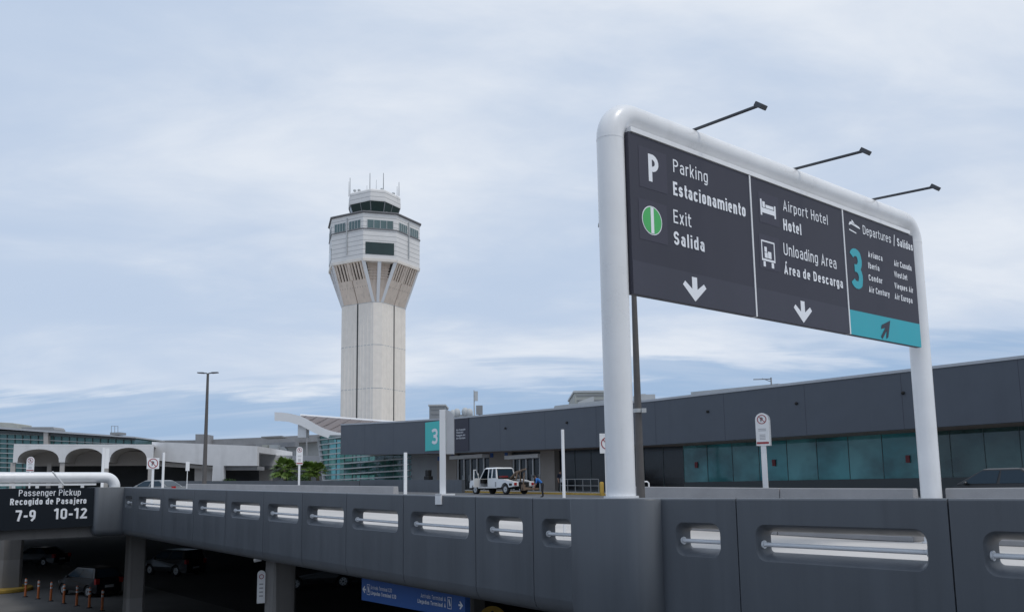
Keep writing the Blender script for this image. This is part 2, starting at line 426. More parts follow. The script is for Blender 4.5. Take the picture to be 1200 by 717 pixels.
def solo(name, mb, mats, label, cat, group=None, loc=None, rotz=0.0, kind=None, bevel=0.0, local=False):
    if loc is None:
        lo = sum(mb.v, Vector()) / len(mb.v); loc = Vector((lo.x, lo.y, min(v.z for v in mb.v)))
    Mx = Matrix.Translation(Vector(loc)) @ Matrix.Rotation(rotz, 4, 'Z')
    me = mesh_of(mb, Matrix.Identity(4) if local else Mx.inverted(), mats, name)
    o = bpy.data.objects.new(name, me); COL.objects.link(o)
    o.location = loc; o.rotation_euler = (0, 0, rotz)
    ROOT[o.name] = Mx
    if bevel:
        b = o.modifiers.new('edge_bevel', 'BEVEL'); b.width = bevel; b.segments = 2; b.limit_method = 'ANGLE'; b.angle_limit = R(40)
    return tag(o, label, cat, group, kind)
def dup(root, loc, rotz, label=None, group=None):
    r = root.copy(); COL.objects.link(r); r.location = loc; r.rotation_euler = (0, 0, rotz)
    if label: r['label'] = label
    if group: r['group'] = group
    for ch in list(root.children):
        c = ch.copy(); COL.objects.link(c); c.parent = r
        for g in list(ch.children):
            d = g.copy(); COL.objects.link(d); d.parent = c
    return r
def struct(name, mb, mats, **k):
    return solo(name, mb, mats, None, None, kind='structure', loc=(0, 0, 0), **k)
def fill2d(outer, inners):
    bm = bmesh.new(); edges = []
    for lp in [outer] + list(inners):
        vs = [bm.verts.new((a, b, 0)) for a, b in lp]
        edges += [bm.edges.new((vs[i], vs[(i + 1) % len(vs)])) for i in range(len(vs))]
    bmesh.ops.triangle_fill(bm, edges=edges, use_beauty=True, use_dissolve=False)
    bm.verts.index_update()
    v = [(x.co.x, x.co.y) for x in bm.verts]; f = [[y.index for y in x.verts] for x in bm.faces]
    bm.free(); return v, f
def rrect(x0, x1, y0, y1, r, k=6):
    o = []
    for cx_, cy_, a0 in ((x1 - r, y1 - r, 0), (x0 + r, y1 - r, 90), (x0 + r, y0 + r, 180), (x1 - r, y0 + r, 270)):
        for i in range(k + 1):
            a = R(a0 + 90 * i / k); o.append((cx_ + r * math.cos(a), cy_ + r * math.sin(a)))
    return o
# ---- lettering: a narrow road-sign alphabet drawn as strokes
def _arc(cx_, cy_, rx, ry, a0, a1, n=7): return [(cx_ + rx * math.cos(R(a0 + (a1 - a0) * i / n)), cy_ + ry * math.sin(R(a0 + (a1 - a0) * i / n))) for i in range(n + 1)]
def glyph(ch, h):
    X, Dn = 0.745, -0.21                          # x-height, descender
    wd = {'m': .72, 'i': 2 * h, 'l': 2 * h, 'I': 2 * h, 'j': .16 + h, 'r': .28, 't': .29, 'f': .29, '1': .30, '-': .26, '/': .30, 'W': .78, 'M': .66, 'A': .52, 'Á': .52, 'V': .50, 'L': .39, 'E': .40, 'J': .38, 'w': .62, ' ': .17, 'T': .42}.get(ch, .48 if ch.isupper() else (.47 if ch.isdigit() else .415))
    l, r = h, wd - h; c = (l + r) / 2; q = (r - l) / 2
    def loop(b, t, k=None):
        k = k or min(q, (t - b) / 2) * .96
        return ('o', _arc(r - k, t - k, k, k, 0, 90, 5) + _arc(l + k, t - k, k, k, 90, 180, 5) + _arc(l + k, b + k, k, k, 180, 270, 5) + _arc(r - k, b + k, k, k, 270, 360, 5))
    P_ = lambda *p: ('p', list(p))
    x1 = X - h; T_, B_ = 1 - h, h; mid = .51
    if ch == ' ': return [], wd
    if ch == 'a': return [('p', _arc(c, x1 - q, q * .92, q, 165, 90, 4) + _arc(c, x1 - q, q, q, 80, 0, 5) + [(r, 0)]), ('p', [(r, .44), (l + .11, .44)] + _arc(l + .13, .44 / 2 + h / 2, .13, (.44 - h) / 2, 90, 270, 7) + [(r, h)])], wd
    if ch == 'b': return [P_((l, 0), (l, 1)), loop(h, x1)], wd
    if ch == 'c': return [('p', _arc(c, x1 - q, q, q, 5, 180, 8) + _arc(c, h + q, q, q, 180, 355, 8))], wd
    if ch == 'd': return [P_((r, 0), (r, 1)), loop(h, x1)], wd
    if ch == 'e': return [('p', [(l, .40), (r, .40)] + _arc(c, x1 - q, q, q, 0, 180, 8) + _arc(c, h + q, q, q, 180, 322, 8))], wd
    if ch == 'g': return [loop(h, x1), ('p', [(r, X), (r, Dn + q)] + _arc(c, Dn + h + q * .8, q, q * .8, 0, -150, 7))], wd
    if ch == 'i': return [P_((l, 0), (l, X)), P_((l, .86), (l, 1.0))], wd
    if ch == 'j': return [('p', [(r, X), (r, Dn + .14)] + _arc(r - .13, Dn + h + .1, .13, .1, 0, -90, 5)), P_((r, .86), (r, 1.0))], wd
    if ch == 'k': return [P_((l, 0), (l, 1)), P_((l + h, .30), (r, X)), P_((l + .11, .42), (r, 0))], wd
    if ch == 'l': return [P_((l, 0), (l, 1))], wd
    if ch == 'm':
        q2 = (c - l) / 2
        return [P_((l, 0), (l, X)), ('p', _arc(l + q2, x1 - q2, q2, q2, 170, 0, 7) + [(c, 0)]), ('p', _arc(c + q2, x1 - q2, q2, q2, 170, 0, 7) + [(r, 0)])], wd
    if ch == 'n': return [P_((l, 0), (l, X)), ('p', _arc(c, x1 - q, q, q, 170, 0, 8) + [(r, 0)])], wd
    if ch == 'o': return [loop(h, x1)], wd
    if ch == 'p': return [P_((l, Dn), (l, X)), loop(h, x1)], wd
    if ch == 'q': return [P_((r, Dn), (r, X)), loop(h, x1)], wd
    if ch == 'r': return [P_((l, 0), (l, X)), ('p', _arc(l + .17, x1 - .17, .17, .17, 170, 90, 5) + [(r + h, x1)])], wd
    if ch == 't': return [('p', [(l + .05, .95), (l + .05, .13 + h)] + _arc(l + .05 + .13, h + .13, .13, .13, 180, 270, 5) + [(r + h, h)]), P_((l - .06, x1), (r + h, x1))], wd
    if ch == 'u': return [('p', [(l, X)] + _arc(c, h + q, q, q, 180, 350, 8)), P_((r, 0), (r, X))], wd
    if ch == 'v': return [P_((l, X), (c, h * .6), (r, X))], wd
    if ch == 'x': return [P_((l, 0), (r, X)), P_((l, X), (r, 0))], wd
    if ch == 'y': return [P_((r, X), (c - .10, Dn)), P_((l, X), (c, .05))], wd
    if ch in 'sS':
        t = x1 if ch == 's' else T_; m_ = (t + h) / 2; ry = (t - m_) / 2
        return [('p', _arc(c, t - ry, q, ry, 8, 180, 8) + _arc(c, m_ + ry, q, ry, 190, 262, 3) + _arc(c, m_ - ry, q, ry, 82, 0, 4) + _arc(c, h + ry, q, ry, -8, -172, 8))], wd
    if ch == 'P': return [P_((l, 0), (l, 1)), ('p', [(l, T_), (r - .17, T_)] + _arc(r - .20, T_ - .22, .20, .22, 75, -75, 7) + [(r - .17, T_ - .44), (l, T_ - .44)])], wd
    if ch == 'R': return [P_((l, 0), (l, 1)), ('p', [(l, T_), (r - .17, T_)] + _arc(r - .20, T_ - .22, .20, .22, 75, -75, 7) + [(r - .17, T_ - .44), (l, T_ - .44)]), P_((c, T_ - .44), (r, 0))], wd
    if ch == 'E': return [P_((l, 0), (l, 1)), P_((l, T_), (r + h, T_)), P_((l, mid), (r + h * .4, mid)), P_((l, B_), (r + h, B_))], wd
    if ch == 'L': return [P_((l, 1), (l, 0)), P_((l, B_), (r + h, B_))], wd
    if ch == 'T': return [P_((c, 0), (c, 1)), P_((l - h, T_), (r + h, T_))], wd
    if ch == 'H': return [P_((l, 0), (l, 1)), P_((r, 0), (r, 1)), P_((l, mid), (r, mid))], wd
    if ch == 'I': return [P_((l, 0), (l, 1))], wd
    if ch == 'J': return [('p', [(r, 1)] + _arc(c, h + q, q, q, 0, -165, 8))], wd
    if ch in 'AÁ': return [P_((l, 0), (c, T_), (r, 0)), P_((l + q * .40, .28), (r - q * .40, .28))] + ([P_((c - .02, 1.08), (c + .12, 1.24))] if ch == 'Á' else []), wd
    if ch == 'U': return [('p', [(l, 1)] + _arc(c, h + q, q, q, 180, 360, 9) + [(r, 1)])], wd
    if ch == 'V': return [P_((l, 1), (c, h), (r, 1))], wd
    if ch == 'W': return [P_((l, 1), (l + (c - l) * .5, h), (c, .92), (c + (r - c) * .5, h), (r, 1))], wd
    if ch == 'D': return [('o', [(l, B_), (r - .2, B_)] + _arc(r - .2, B_ + .2, .2, .2, -80, 0, 5) + _arc(r - .2, T_ - .2, .2, .2, 0, 80, 5) + [(r - .2, T_), (l, T_)])], wd
    if ch == 'C': return [('p', _arc(c, T_ - q, q, q, -5, 180, 9) + _arc(c, B_ + q, q, q, 180, 365, 9))], wd
    if ch == '0': return [loop(B_, T_)], wd
    if ch == '1': return [P_((l - h, .80), (r, .97)), P_((r, 0), (r, 1))], wd
    if ch == '2':
        return [('p', _arc(c, T_ - q, q, q, 175, -20, 9) + [(l, B_ + .02)]), P_((l - h, B_), (r + h, B_))], wd
    if ch == '3':
        ry = (T_ - mid) / 2; r2 = (mid - B_) / 2
        return [('p', _arc(c, T_ - q * .95, q, q * .95, 165, 40, 6) + _arc(c, T_ - ry, q, ry, 25, -90, 6)), ('p', [(c - .06, mid)] + _arc(c, mid - r2, q, r2, 90, -25, 6) + _arc(c, B_ + q * .95, q, q * .95, -35, -165, 6))], wd
    if ch == '7': return [P_((l - h, T_), (r + h * .4, T_)), P_((r, T_), (l + .10, 0))], wd
    if ch == '9': return [loop(.42, T_), ('p', [(r, T_ - q), (r, .40), (r - .03, .25), (l + .08, 0)])], wd
    if ch == '-': return [P_((l - h, .42), (r + h, .42))], wd
    if ch == '/': return [P_((l, -.05), (r, 1.05))], wd
    raise KeyError(ch)
def strokes(s, bold):
    h = .094 if bold else .060; gap = .09 if bold else .11
    x = 0; out_ = []
    for ch in s:
        g_, w_ = glyph(ch, h)
        out_ += [(k, [(x + a, b) for a, b in p_]) for k, p_ in g_]
        x += w_ + gap
    return out_, x - gap, h
class Plane:                                     # a flat face: origin, right axis, up axis, outward normal
    def __init__(self, o, ex, en): self.o, self.ex, self.en, self.ey = Vector(o), Vector(ex).normalized(), Vector(en).normalized(), Vector((0, 0, 1))
    def hit(self, px, py):
        d = ray(px, py); t = (self.o - CAM).dot(self.en) / d.dot(self.en)
        q = CAM + d * t - self.o
        return q.dot(self.ex), q.dot(self.ey)
    def pt(self, a, b, off=0.0): return self.o + self.ex * a + self.ey * b + self.en * off
def letters(mb, s, pl, a0, a1, b, cap, bold=False, off=0.006, mi=0, slant=0.0):
    st_, wd, h = strokes(s, bold); kx = (a1 - a0) / wd; hw = h * cap
    for n, (kind, p_) in enumerate(st_):
        q = [Vector((a0 + x * kx, b + y * cap)) for x, y in p_]
        q = [v for i, v in enumerate(q) if i == 0 or (v - q[i - 1]).length > 1e-5]
        m_ = len(q); lft, rgt = [], []
        for i in range(m_):
            if kind == 'o': d1_, d2_ = (q[i] - q[i - 1]), (q[(i + 1) % m_] - q[i])
            else: d1_, d2_ = (q[i] - q[i - 1]) if i else (q[1] - q[0]), (q[i + 1] - q[i]) if i < m_ - 1 else (q[i] - q[i - 1])
            d1_.normalize(); d2_.normalize(); n1_ = Vector((-d1_.y, d1_.x)); n2_ = Vector((-d2_.y, d2_.x))
            nm = (n1_ + n2_); nm = nm.normalized() if nm.length > 1e-4 else n1_
            k_ = hw / max(.45, nm.dot(n1_))
            lft.append(q[i] + nm * k_); rgt.append(q[i] - nm * k_)
        o_ = off + .0005 * (n % 7)
        mb.add([pl.pt(v.x, v.y, o_) for v in lft] + [pl.pt(v.x, v.y, o_) for v in rgt], [(i, (i + 1) % m_, m_ + (i + 1) % m_, m_ + i) for i in range(m_ if kind == 'o' else m_ - 1)], mi)
def line(parent, *a, m_='letter', name='lettering', **k):
    b_ = MB(); letters_px(b_, *a, **k); return part(name, b_, m_, parent)
def letters_px(mb, s, pl, L, Rr, top, bold=False, off=0.006, mi=0):
    a0, b0 = pl.hit(*L); a1, b1 = pl.hit(*Rr); _, bt = pl.hit(L[0], top)
    letters(mb, s, pl, a0, a1, (b0 + b1) / 2, bt - b0, bold, off, mi)
def flat(mb, pl, poly, off=0.006, mi=0):
    mb.add([pl.pt(a, b, off) for a, b in poly], [list(range(len(poly)))], mi)
def ring(mb, pl, a, b, r0, r1, off, mi=0, seg=32):
    o = [pl.pt(a + r0 * math.cos(2 * math.pi * i / seg), b + r0 * math.sin(2 * math.pi * i / seg), off) for i in range(seg)]
    q = [pl.pt(a + r1 * math.cos(2 * math.pi * i / seg), b + r1 * math.sin(2 * math.pi * i / seg), off) for i in range(seg)]
    mb.add(o + q, [(i, (i + 1) % seg, seg + (i + 1) % seg, seg + i) for i in range(seg)], mi)
def disc(mb, pl, a, b, r, off, mi=0, seg=32):
    flat(mb, pl, [(a + r * math.cos(2 * math.pi * i / seg), b + r * math.sin(2 * math.pi * i / seg)) for i in range(seg)], off, mi)
def arrow(mb, pl, tip, ang, ln, wd, off=0.006, mi=0):
    # tip at 'tip', pointing along ang
    c, s_ = math.cos(ang), math.sin(ang)
    sh = [(0, 0), (-0.62 * ln, 0.5 * wd), (-0.78 * ln, 0.40 * wd), (-0.50 * ln, 0.11 * wd), (-ln, 0.11 * wd), (-ln, -0.11 * wd), (-0.50 * ln, -0.11 * wd), (-0.78 * ln, -0.40 * wd), (-0.62 * ln, -0.5 * wd)]
    q = [(tip[0] + x * c - y * s_, tip[1] + x * s_ + y * c) for x, y in sh]
    for idx in ((0, 1, 2, 3), (0, 3, 6), (3, 4, 5, 6), (0, 6, 7, 8)):
        mb.add([pl.pt(*q[i], off) for i in idx], [list(range(len(idx)))], mi)

# ================================================================== SETTING
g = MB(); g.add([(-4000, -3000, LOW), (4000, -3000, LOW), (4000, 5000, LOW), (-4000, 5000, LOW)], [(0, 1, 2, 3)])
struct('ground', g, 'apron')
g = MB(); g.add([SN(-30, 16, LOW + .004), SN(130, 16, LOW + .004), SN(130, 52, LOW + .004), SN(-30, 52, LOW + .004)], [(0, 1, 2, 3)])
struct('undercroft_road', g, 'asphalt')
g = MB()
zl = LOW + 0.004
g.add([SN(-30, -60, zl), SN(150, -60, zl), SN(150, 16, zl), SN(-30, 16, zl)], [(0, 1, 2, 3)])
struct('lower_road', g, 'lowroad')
# raised carriageway deck
g = MB()
def slab(s0, s1, n0, n1):
    q = [(s0, n0), (s1, n0), (s1, n1), (s0, n1)]
    g.hexa([SN(s, n, zdeck(s) - 0.62) for s, n in q], [SN(s, n, zdeck(s)) for s, n in q])
slab(-30, 10, 9.16, 47); slab(10, 34.2, 9.16, 47); slab(34.2, 46, -30, 47); slab(46, 130, 9.16, 47); slab(63, 130, -30, 9.157)  # last slab is added to shade the lower road on the left
struct('upper_road', g, 'deck')
g = MB()
for s0, s1 in ((-30, 10), (10, 130)):
    q = [(s0, 27.5), (s1, 27.5), (s1, 45.9), (s0, 45.9)]; g.add([SN(a, b, zdeck(a) + 0.004) for a, b in q], [(0, 1, 2, 3)])
struct('kerbside_road', g, 'kerbroad')
g = MB()
q = [(64, 20.2), (84, 20.2), (84, 20.55), (64, 20.55)]; g.hexa([SN(a, b, zdeck(a) + .003) for a, b in q], [SN(a, b, zdeck(a) + .15) for a, b in q])
struct('kerb', g, 'yellow')
g = MB()
for s0, s1 in ((-30, 10), (10, 34.2), (34.2, 46), (46, 130)):
    for n0, n1 in ((26.0, 26.12), (36.0, 36.12)):
        k = 0
        s = s0
        while s < s1 - 3:
            q = [(s, n0), (s + 3, n0), (s + 3, n1), (s, n1)]
            g.add([SN(a, b, zdeck(a) + 0.009) for a, b in q], [(0, 1, 2, 3)]); s += 9
struct('lane_marking', g, 'marking')
g = MB()
for s0, s1 in ((-30, 10), (10, 130)):
    q = [(s0, 46.1), (s1, 46.1), (s1, 70), (s0, 70)]
    g.hexa([SN(s, n, zdeck(s) - 0.6) for s, n in q], [SN(s, n, zdeck(s) + 0.15) for s, n in q], 0)
    q = [(s0, 45.95), (s1, 45.95), (s1, 46.097), (s0, 46.097)]
    g.hexa([SN(s, n, zdeck(s) + 0.002) for s, n in q], [SN(s, n, zdeck(s) + 0.154) for s, n in q], 1)
struct('pavement', g, ['deck', 'yellow'])

# unseen deck below the camera, added to keep sky light off the lower road
g = MB(); g.sbox(-40, 150, -70, 0.8, EYE - 2.1, EYE - 1.62)
struct('shading_deck', g, 'deck')
# lower level: closing wall at the back of the undercroft
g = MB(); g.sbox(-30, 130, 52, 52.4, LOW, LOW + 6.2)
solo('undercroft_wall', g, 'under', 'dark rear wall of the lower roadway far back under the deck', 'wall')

# ---- parapet walls
NF = 8.77
def panel(par, sa, sb, a0, a1):
    sa, sb = min(sa, sb) + 0.008, max(sa, sb) - 0.008
    a0, a1 = min(a0, a1), max(a0, a1)
    mb = MB()
    def W(a, dn, dz): return SN(a, NF + dn, ztop(a) + dz)
    front = rrect(a0, a1, -0.735, -0.305, 0.13)
    rear = rrect(a0 + 0.05, a1 - 0.05, -0.640, -0.396, 0.05)
    v, f = fill2d([(sa, -0.02), (sb, -0.02), (sb, -1.50), (sa, -1.50)], [front])
    mb.add([W(a, 0, b) for a, b in v], f)
    v, f = fill2d([(sa, 0), (sb, 0), (sb, -1.75), (sa, -1.75)], [rear])
    mb.add([W(a, 0.24, b) for a, b in v], f)
    mid = rrect(a0 + 0.022, a1 - 0.022, -0.706, -0.330, 0.11)
    mid2 = rrect(a0 + 0.04, a1 - 0.04, -0.668, -0.376, 0.08)
    edge = rrect(a0 + 0.006, a1 - 0.006, -0.729, -0.312, 0.126)
    mb.loft([[W(a, d, b) for a, b in lp] for lp, d in ((front, 0), (edge, 0.006), (mid, 0.03), (mid2, 0.12), (rear, 0.22), (rear, 0.24))], True, False, False, 0, True)
    pr = [(0, -1.50), (0.012, -1.58), (0.05, -1.66), (0.11, -1.72), (0.20, -1.75), (0.24, -1.75)]
    mb.loft([[W(sa, d, z) for d, z in pr], [W(sb, d, z) for d, z in pr]], False, False, False, 0, True)
    pt_ = [(0, -0.02), (0.006, -0.006), (0.02, 0), (0.24, 0)]
    mb.loft([[W(sa, d, z) for d, z in pt_], [W(sb, d, z) for d, z in pt_]], False, False, False, 0, False)
    prof = pr + [(0.24, 0), (0.02, 0), (0.006, -0.006), (0, -0.02)]
    for e in (sa, sb): mb.add([W(e, d, z) for d, z in prof], [list(range(len(prof)))])
    p = part('panel', mb, 'charcoal', par)
    rb = MB()
    r0, r1 = a0 + 0.03, a1 - 0.03
    rb.tube([W(r0, 0.11, -0.545), W(r1, 0.11, -0.545)], 0.027, 12)
    for e, dd in ((r0, 1), (r1, -1)): rb.tube([W(e, 0.11, -0.545), W(e + dd * 0.02, 0.11, -0.545)], 0.050, 14)
    part('handrail', rb, 'rail', p)
    return p
def spx(px, n=NF): return sof(Pn(px, 583, n))
rw = thing('parapet_wall', 'near charcoal concrete parapet with long slotted openings, right of the sign post block', 'parapet', SN(2, NF + .2, EYE - 1.3))
bR = [771, 862, 1110, 1290, 1900]
sl_ = [(790, 842), (883, 1083), (1147, 1255), (1330, 1800)]
for i in range(4):
    panel(rw, spx(bR[i]), spx(bR[i + 1]), spx(sl_[i][0]), spx(sl_[i][1]))
lw = thing('parapet_wall', 'long charcoal parapet running away left over the lower road, row of slotted openings', 'parapet', SN(20, NF + .2, EYE - 1.3))
bL = [680, 624, 557, 472.7, 406, 354.5, 309, 265, 227.5, 191, 157, 144]
slL = [(634, 670), (569, 612), (481, 549), (412.6, 466.5), (360, 403), (314, 350), (271, 305), (232.5, 264), (197, 226), (162.5, 188), (146.6, 155)]
for i in range(11):
    panel(lw, spx(bL[i]), spx(bL[i + 1]), spx(slL[i][0]), spx(slL[i][1]))

def footprint(pts_r, k=8):
    """rounded polygon: list of (s, n, radius)"""
    o = []; m_ = len(pts_r)
    for i in range(m_):
        p = Vector(pts_r[i][:2]); a = Vector(pts_r[i - 1][:2]); b = Vector(pts_r[(i + 1) % m_][:2]); r = pts_r[i][2]
        if r <= 0: o.append(p); continue
        d1, d2 = (a - p).normalized(), (b - p).normalized()
        h = d1.angle(d2) / 2; c = p + (d1 + d2).normalized() * (r / math.sin(h))
        t1, t2 = p + d1 * (r / math.tan(h)), p + d2 * (r / math.tan(h))
        for j in range(k + 1):
            q = t1.lerp(t2, j / k); o.append(c + (q - c).normalized() * r)
    return o
def pier(name, label, fp, s_ref):
    c = sum(fp, Vector((0, 0))) / len(fp)
    def lp(ins, z): return [SN(*(p + (c - p).normalized() * ins), ztop(s_ref) + z) for p in fp]
    mb = MB(); mb.loft([lp(0.02, 0), lp(0.0, -0.02), lp(0, -1.50), lp(0.02, -1.6), lp(0.08, -1.69), lp(0.22, -1.75)], True, True, True, 0, True)
    return solo(name, mb, 'charcoal', label, 'parapet block')
pier('parapet_block', 'plain charcoal block with rounded corner carrying the large white sign post',
     footprint([(7.70, 8.45, 0.34), (9.12, 8.42, 0.03), (9.12, 9.3, 0.0), (7.70, 9.3, 0.0)]), 8.5)
pier('parapet_block', 'far charcoal end block with rounded corner at the bend of the low white pipe',
     footprint([(33.45, 7.80, 0.15), (34.9, 7.80, 0.1), (34.9, 9.12, 0.0), (33.45, 9.12, 0.32)]), 34)

# ---- columns under the deck
def column(name, label, s, n, wd, ztopc, lo):
    mb = MB()
    def o8(k, z, c=0.3):
        h = wd / 2 * k; e = h * c
        q = [(-h, -h + e), (-h + e, -h), (h - e, -h), (h, -h + e), (h, h - e), (h - e, h), (-h + e, h), (-h, h - e)]
        return [SN(s + a, n + b, z) for a, b in q]
    zs = LOW + (ztopc - LOW) * 0.40
    mb.loft([o8(1.12, LOW), o8(1.05, zs)], mi=1, cap1=False)
    mb.loft([o8(1.05, zs, 0.3), o8(0.98, ztopc, 0.12)], mi=0, cap0=False)
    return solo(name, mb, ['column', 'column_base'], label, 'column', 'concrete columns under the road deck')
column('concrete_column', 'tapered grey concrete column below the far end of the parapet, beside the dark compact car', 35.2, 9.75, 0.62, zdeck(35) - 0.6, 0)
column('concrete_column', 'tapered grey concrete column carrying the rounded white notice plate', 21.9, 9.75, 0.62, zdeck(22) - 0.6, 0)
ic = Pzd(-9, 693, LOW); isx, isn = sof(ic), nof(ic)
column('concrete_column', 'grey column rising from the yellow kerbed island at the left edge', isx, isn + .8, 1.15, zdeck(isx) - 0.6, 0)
isl = MB()
isl.loft([[SN(isx + 1.8 * math.cos(2 * math.pi * i / 28), isn + .4 + 1.7 * math.sin(2 * math.pi * i / 28), z) for i in range(28)] for z in (LOW, LOW + 0.22)])
solo('traffic_island', isl, 'yellow', 'rounded yellow kerbed island around the left column foot', 'island', bevel=0.05)

# ================================================================== BIG OVERHEAD SIGN
S0 = 8.55
pL = Ps(728, 580, S0); pR = Ps(1091.5, 580, S0)
nL, nR = nof(pL), nof(pR)
ztc = Ps(760, 149, S0).z                                  # beam centre height
rad = 0.207
gs = thing('overhead_sign', 'large white pipe frame sign over the ramp with parking, hotel and departures panels', 'road sign', SN(S0, nL, ztop(8)))
def bent(nA, nB, zA, zB, zt, rb, s_, k=10):
    pts = [SN(s_, nA, zA)]
    for i in range(k + 1):
        a = R(90 * i / k); pts.append(SN(s_, nA + rb - rb * math.cos(a), zt - rb + rb * math.sin(a)))
    for i in range(k + 1):
        a = R(90 * i / k); pts.append(SN(s_, nB - rb + rb * math.sin(a), zt - rb + rb * math.cos(a)))
    pts.append(SN(s_, nB, zB)); return pts
mb = MB(); mb.tube(bent(nL, nR, ztop(8) - 0.01, zdeck(8), ztc, 0.42, S0), rad, 28)
pipe = part('pipe_frame', mb, 'white', gs)
for nn, zz in ((nL, ztc - .44), (nR, ztc - .44)):
    wb_ = MB(); wb_.tube([SN(S0, nn, zz - .008), SN(S0, nn, zz + .008)], rad + .003, 28); part('weld_seam', wb_, 'white', pipe)
fl = MB()
for nn, zz in ((nL, ztop(8) + 0.002), (nR, zdeck(8) + 0.002)):
    fl.tube([SN(S0, nn, zz), SN(S0, nn, zz + 0.03)], 0.25, 24)
part('base_flange', fl, 'white', gs)
SP = S0 - 0.225
EX = NV; EN = -DV
pl = Plane(SN(SP, 0, 0), EX, EN)
aL = (pl.hit(737, 154.4)[0] + pl.hit(740, 343.5)[0]) / 2
aR = (pl.hit(1073, 278)[0] + pl.hit(1076.7, 406.5)[0]) / 2
tTL, tBL, tTR, tBR = pl.hit(737, 154.4)[1], pl.hit(740, 343.5)[1], pl.hit(1073, 278)[1], pl.hit(1076.7, 406.5)[1]
def topz(a): return tTL + (tTR - tTL) * (a - aL) / (aR - aL)
def botz(a): return tBL + (tBR - tBL) * (a - aL) / (aR - aL)
d1 = pl.hit(882.3, 290)[0]; d2 = pl.hit(991.5, 320)[0]
print('SIGN', nL, nR, ztc, aL, aR, tTL, tBL, tTR, tBR, d1, d2)
def sign_panel(x0, x1):
    b = MB(); g_ = 0.012
    q = [(x0 + g_, botz(x0)), (x1 - g_, botz(x1)), (x1 - g_, topz(x1)), (x0 + g_, topz(x0))]
    b.hexa([pl.pt(a, z, 0) for a, z in q], [pl.pt(a, z, -0.10) for a, z in q])
    return part('sign_panel', b, 'sign_dark', gs)
def band(panel_, x0, x1, yl, yr, m_, name='lower_band'):
    b = MB()
    flat(b, pl, [(x0 + .012, botz(x0) + .002), (x1 - .012, botz(x1) + .002), (x1 - .012, yr), (x0 + .012, yl)], 0.003)
    return part(name, b, m_, panel_)
def icon_square(panel_, px0, py0, px1, py1):
    a0, b1 = pl.hit(px0, py0); a1, _ = pl.hit(px1, py0); _, b0 = pl.hit(px0, py1)
    b = MB(); flat(b, pl, [(a0, b0), (a1, b0), (a1, b1), (a0, b1)], 0.003)
    return part('icon_square', b, 'sign_icon', panel_)
p1, p2, p3 = sign_panel(aL, d1), sign_panel(d1, d2), sign_panel(d2, aR)
band(p1, aL, d1, pl.hit(737, 303.2)[1], pl.hit(882.7, 336.7)[1], 'sign_band')
band(p2, d1, d2, pl.hit(883.4, 336)[1], pl.hit(990.4, 360.3)[1], 'sign_band')
band(p3, d2, aR, pl.hit(992.7, 361.9)[1], pl.hit(1075, 379.3)[1], 'teal')
icon_square(p1, 747.7, 170, 780, 217.5); icon_square(p1, 747.8, 231.5, 780.5, 279)
icon_square(p2, 888, 224, 911, 259); icon_square(p2, 888.5, 273, 912, 313)
line(p1, 'P', pl, (759.8, 212.8), (772.3, 215.2), 181, True)
line(p1, 'Parking', pl, (788.6, 202.7), (829.2, 214.2), 187.7)
line(p1, 'Estacionamiento', pl, (788.6, 228.7), (873.6, 254.6), 212.8, True)
line(p1, 'Exit', pl, (789, 261.4), (809.9, 266.6), 245.7)
line(p1, 'Salida', pl, (789.2, 286.5), (825.8, 295.3), 270.8, True)
t1 = MB()
tp = pl.hit(814.7, 353.4); arrow(t1, pl, tp, R(-90), tp[1] * 0 + pl.hit(814.7, 325.2)[1] - tp[1], pl.hit(827.9, 335)[0] - pl.hit(800.7, 335)[0])
part('down_arrow', t1, 'letter', p1)
gc = pl.hit(763.9, 258.7); gr = (pl.hit(763.9, 242)[1] - pl.hit(763.9, 275.4)[1]) / 2
ge = MB(); disc(ge, pl, gc[0], gc[1], gr, 0.006, 1); disc(ge, pl, gc[0], gc[1], gr * 0.93, 0.009, 0)
flat(ge, pl, [(gc[0] - gr * .15, gc[1] - gr * .9), (gc[0] + gr * .15, gc[1] - gr * .9), (gc[0] + gr * .15, gc[1] + gr * .9), (gc[0] - gr * .15, gc[1] + gr * .9)], 0.012, 1)
part('exit_symbol', ge, ['green', 'letter'], p1)
line(p2, 'Airport Hotel', pl, (917.3, 247.1), (969.8, 263.6), 234.9)
line(p2, 'Hotel', pl, (917.7, 269), (939.2, 276.4), 256, True)
line(p2, 'Unloading Area', pl, (918.2, 298.8), (980, 315.2), 285)
line(p2, 'Área de Descarga', pl, (918.5, 321), (987.9, 337.8), 309.3, True)
t2 = MB()
tp = pl.hit(941.6, 378.4); arrow(t2, pl, tp, R(-90), pl.hit(941.6, 353.2)[1] - tp[1], pl.hit(951.3, 360)[0] - pl.hit(930.3, 360)[0])
part('down_arrow', t2, 'letter', p2)
def rects(mb, o, w_, h_, items, off=0.006):
    for x0, x1, y0, y1 in items:
        flat(mb, pl, [(o[0] + x0 * w_, o[1] + y0 * h_), (o[0] + x1 * w_, o[1] + y0 * h_), (o[0] + x1 * w_, o[1] + y1 * h_), (o[0] + x0 * w_, o[1] + y1 * h_)], off)
bo = pl.hit(891.2, 251.6); bw = pl.hit(908.8, 251)[0] - bo[0]; bh = pl.hit(891.2, 233)[1] - bo[1]
bd = MB(); rects(bd, bo, bw, bh, [(0, .1, 0, 1), (.9, 1, 0, .8), (.1, .9, .18, .48), (.14, .3, .52, .88), (.34, .86, .52, .72)])
part('bed_symbol', bd, 'letter', p2)
to = pl.hit(893.1, 311.5); tw = pl.hit(908.6, 311)[0] - to[0]; th = pl.hit(893.1, 281)[1] - to[1]
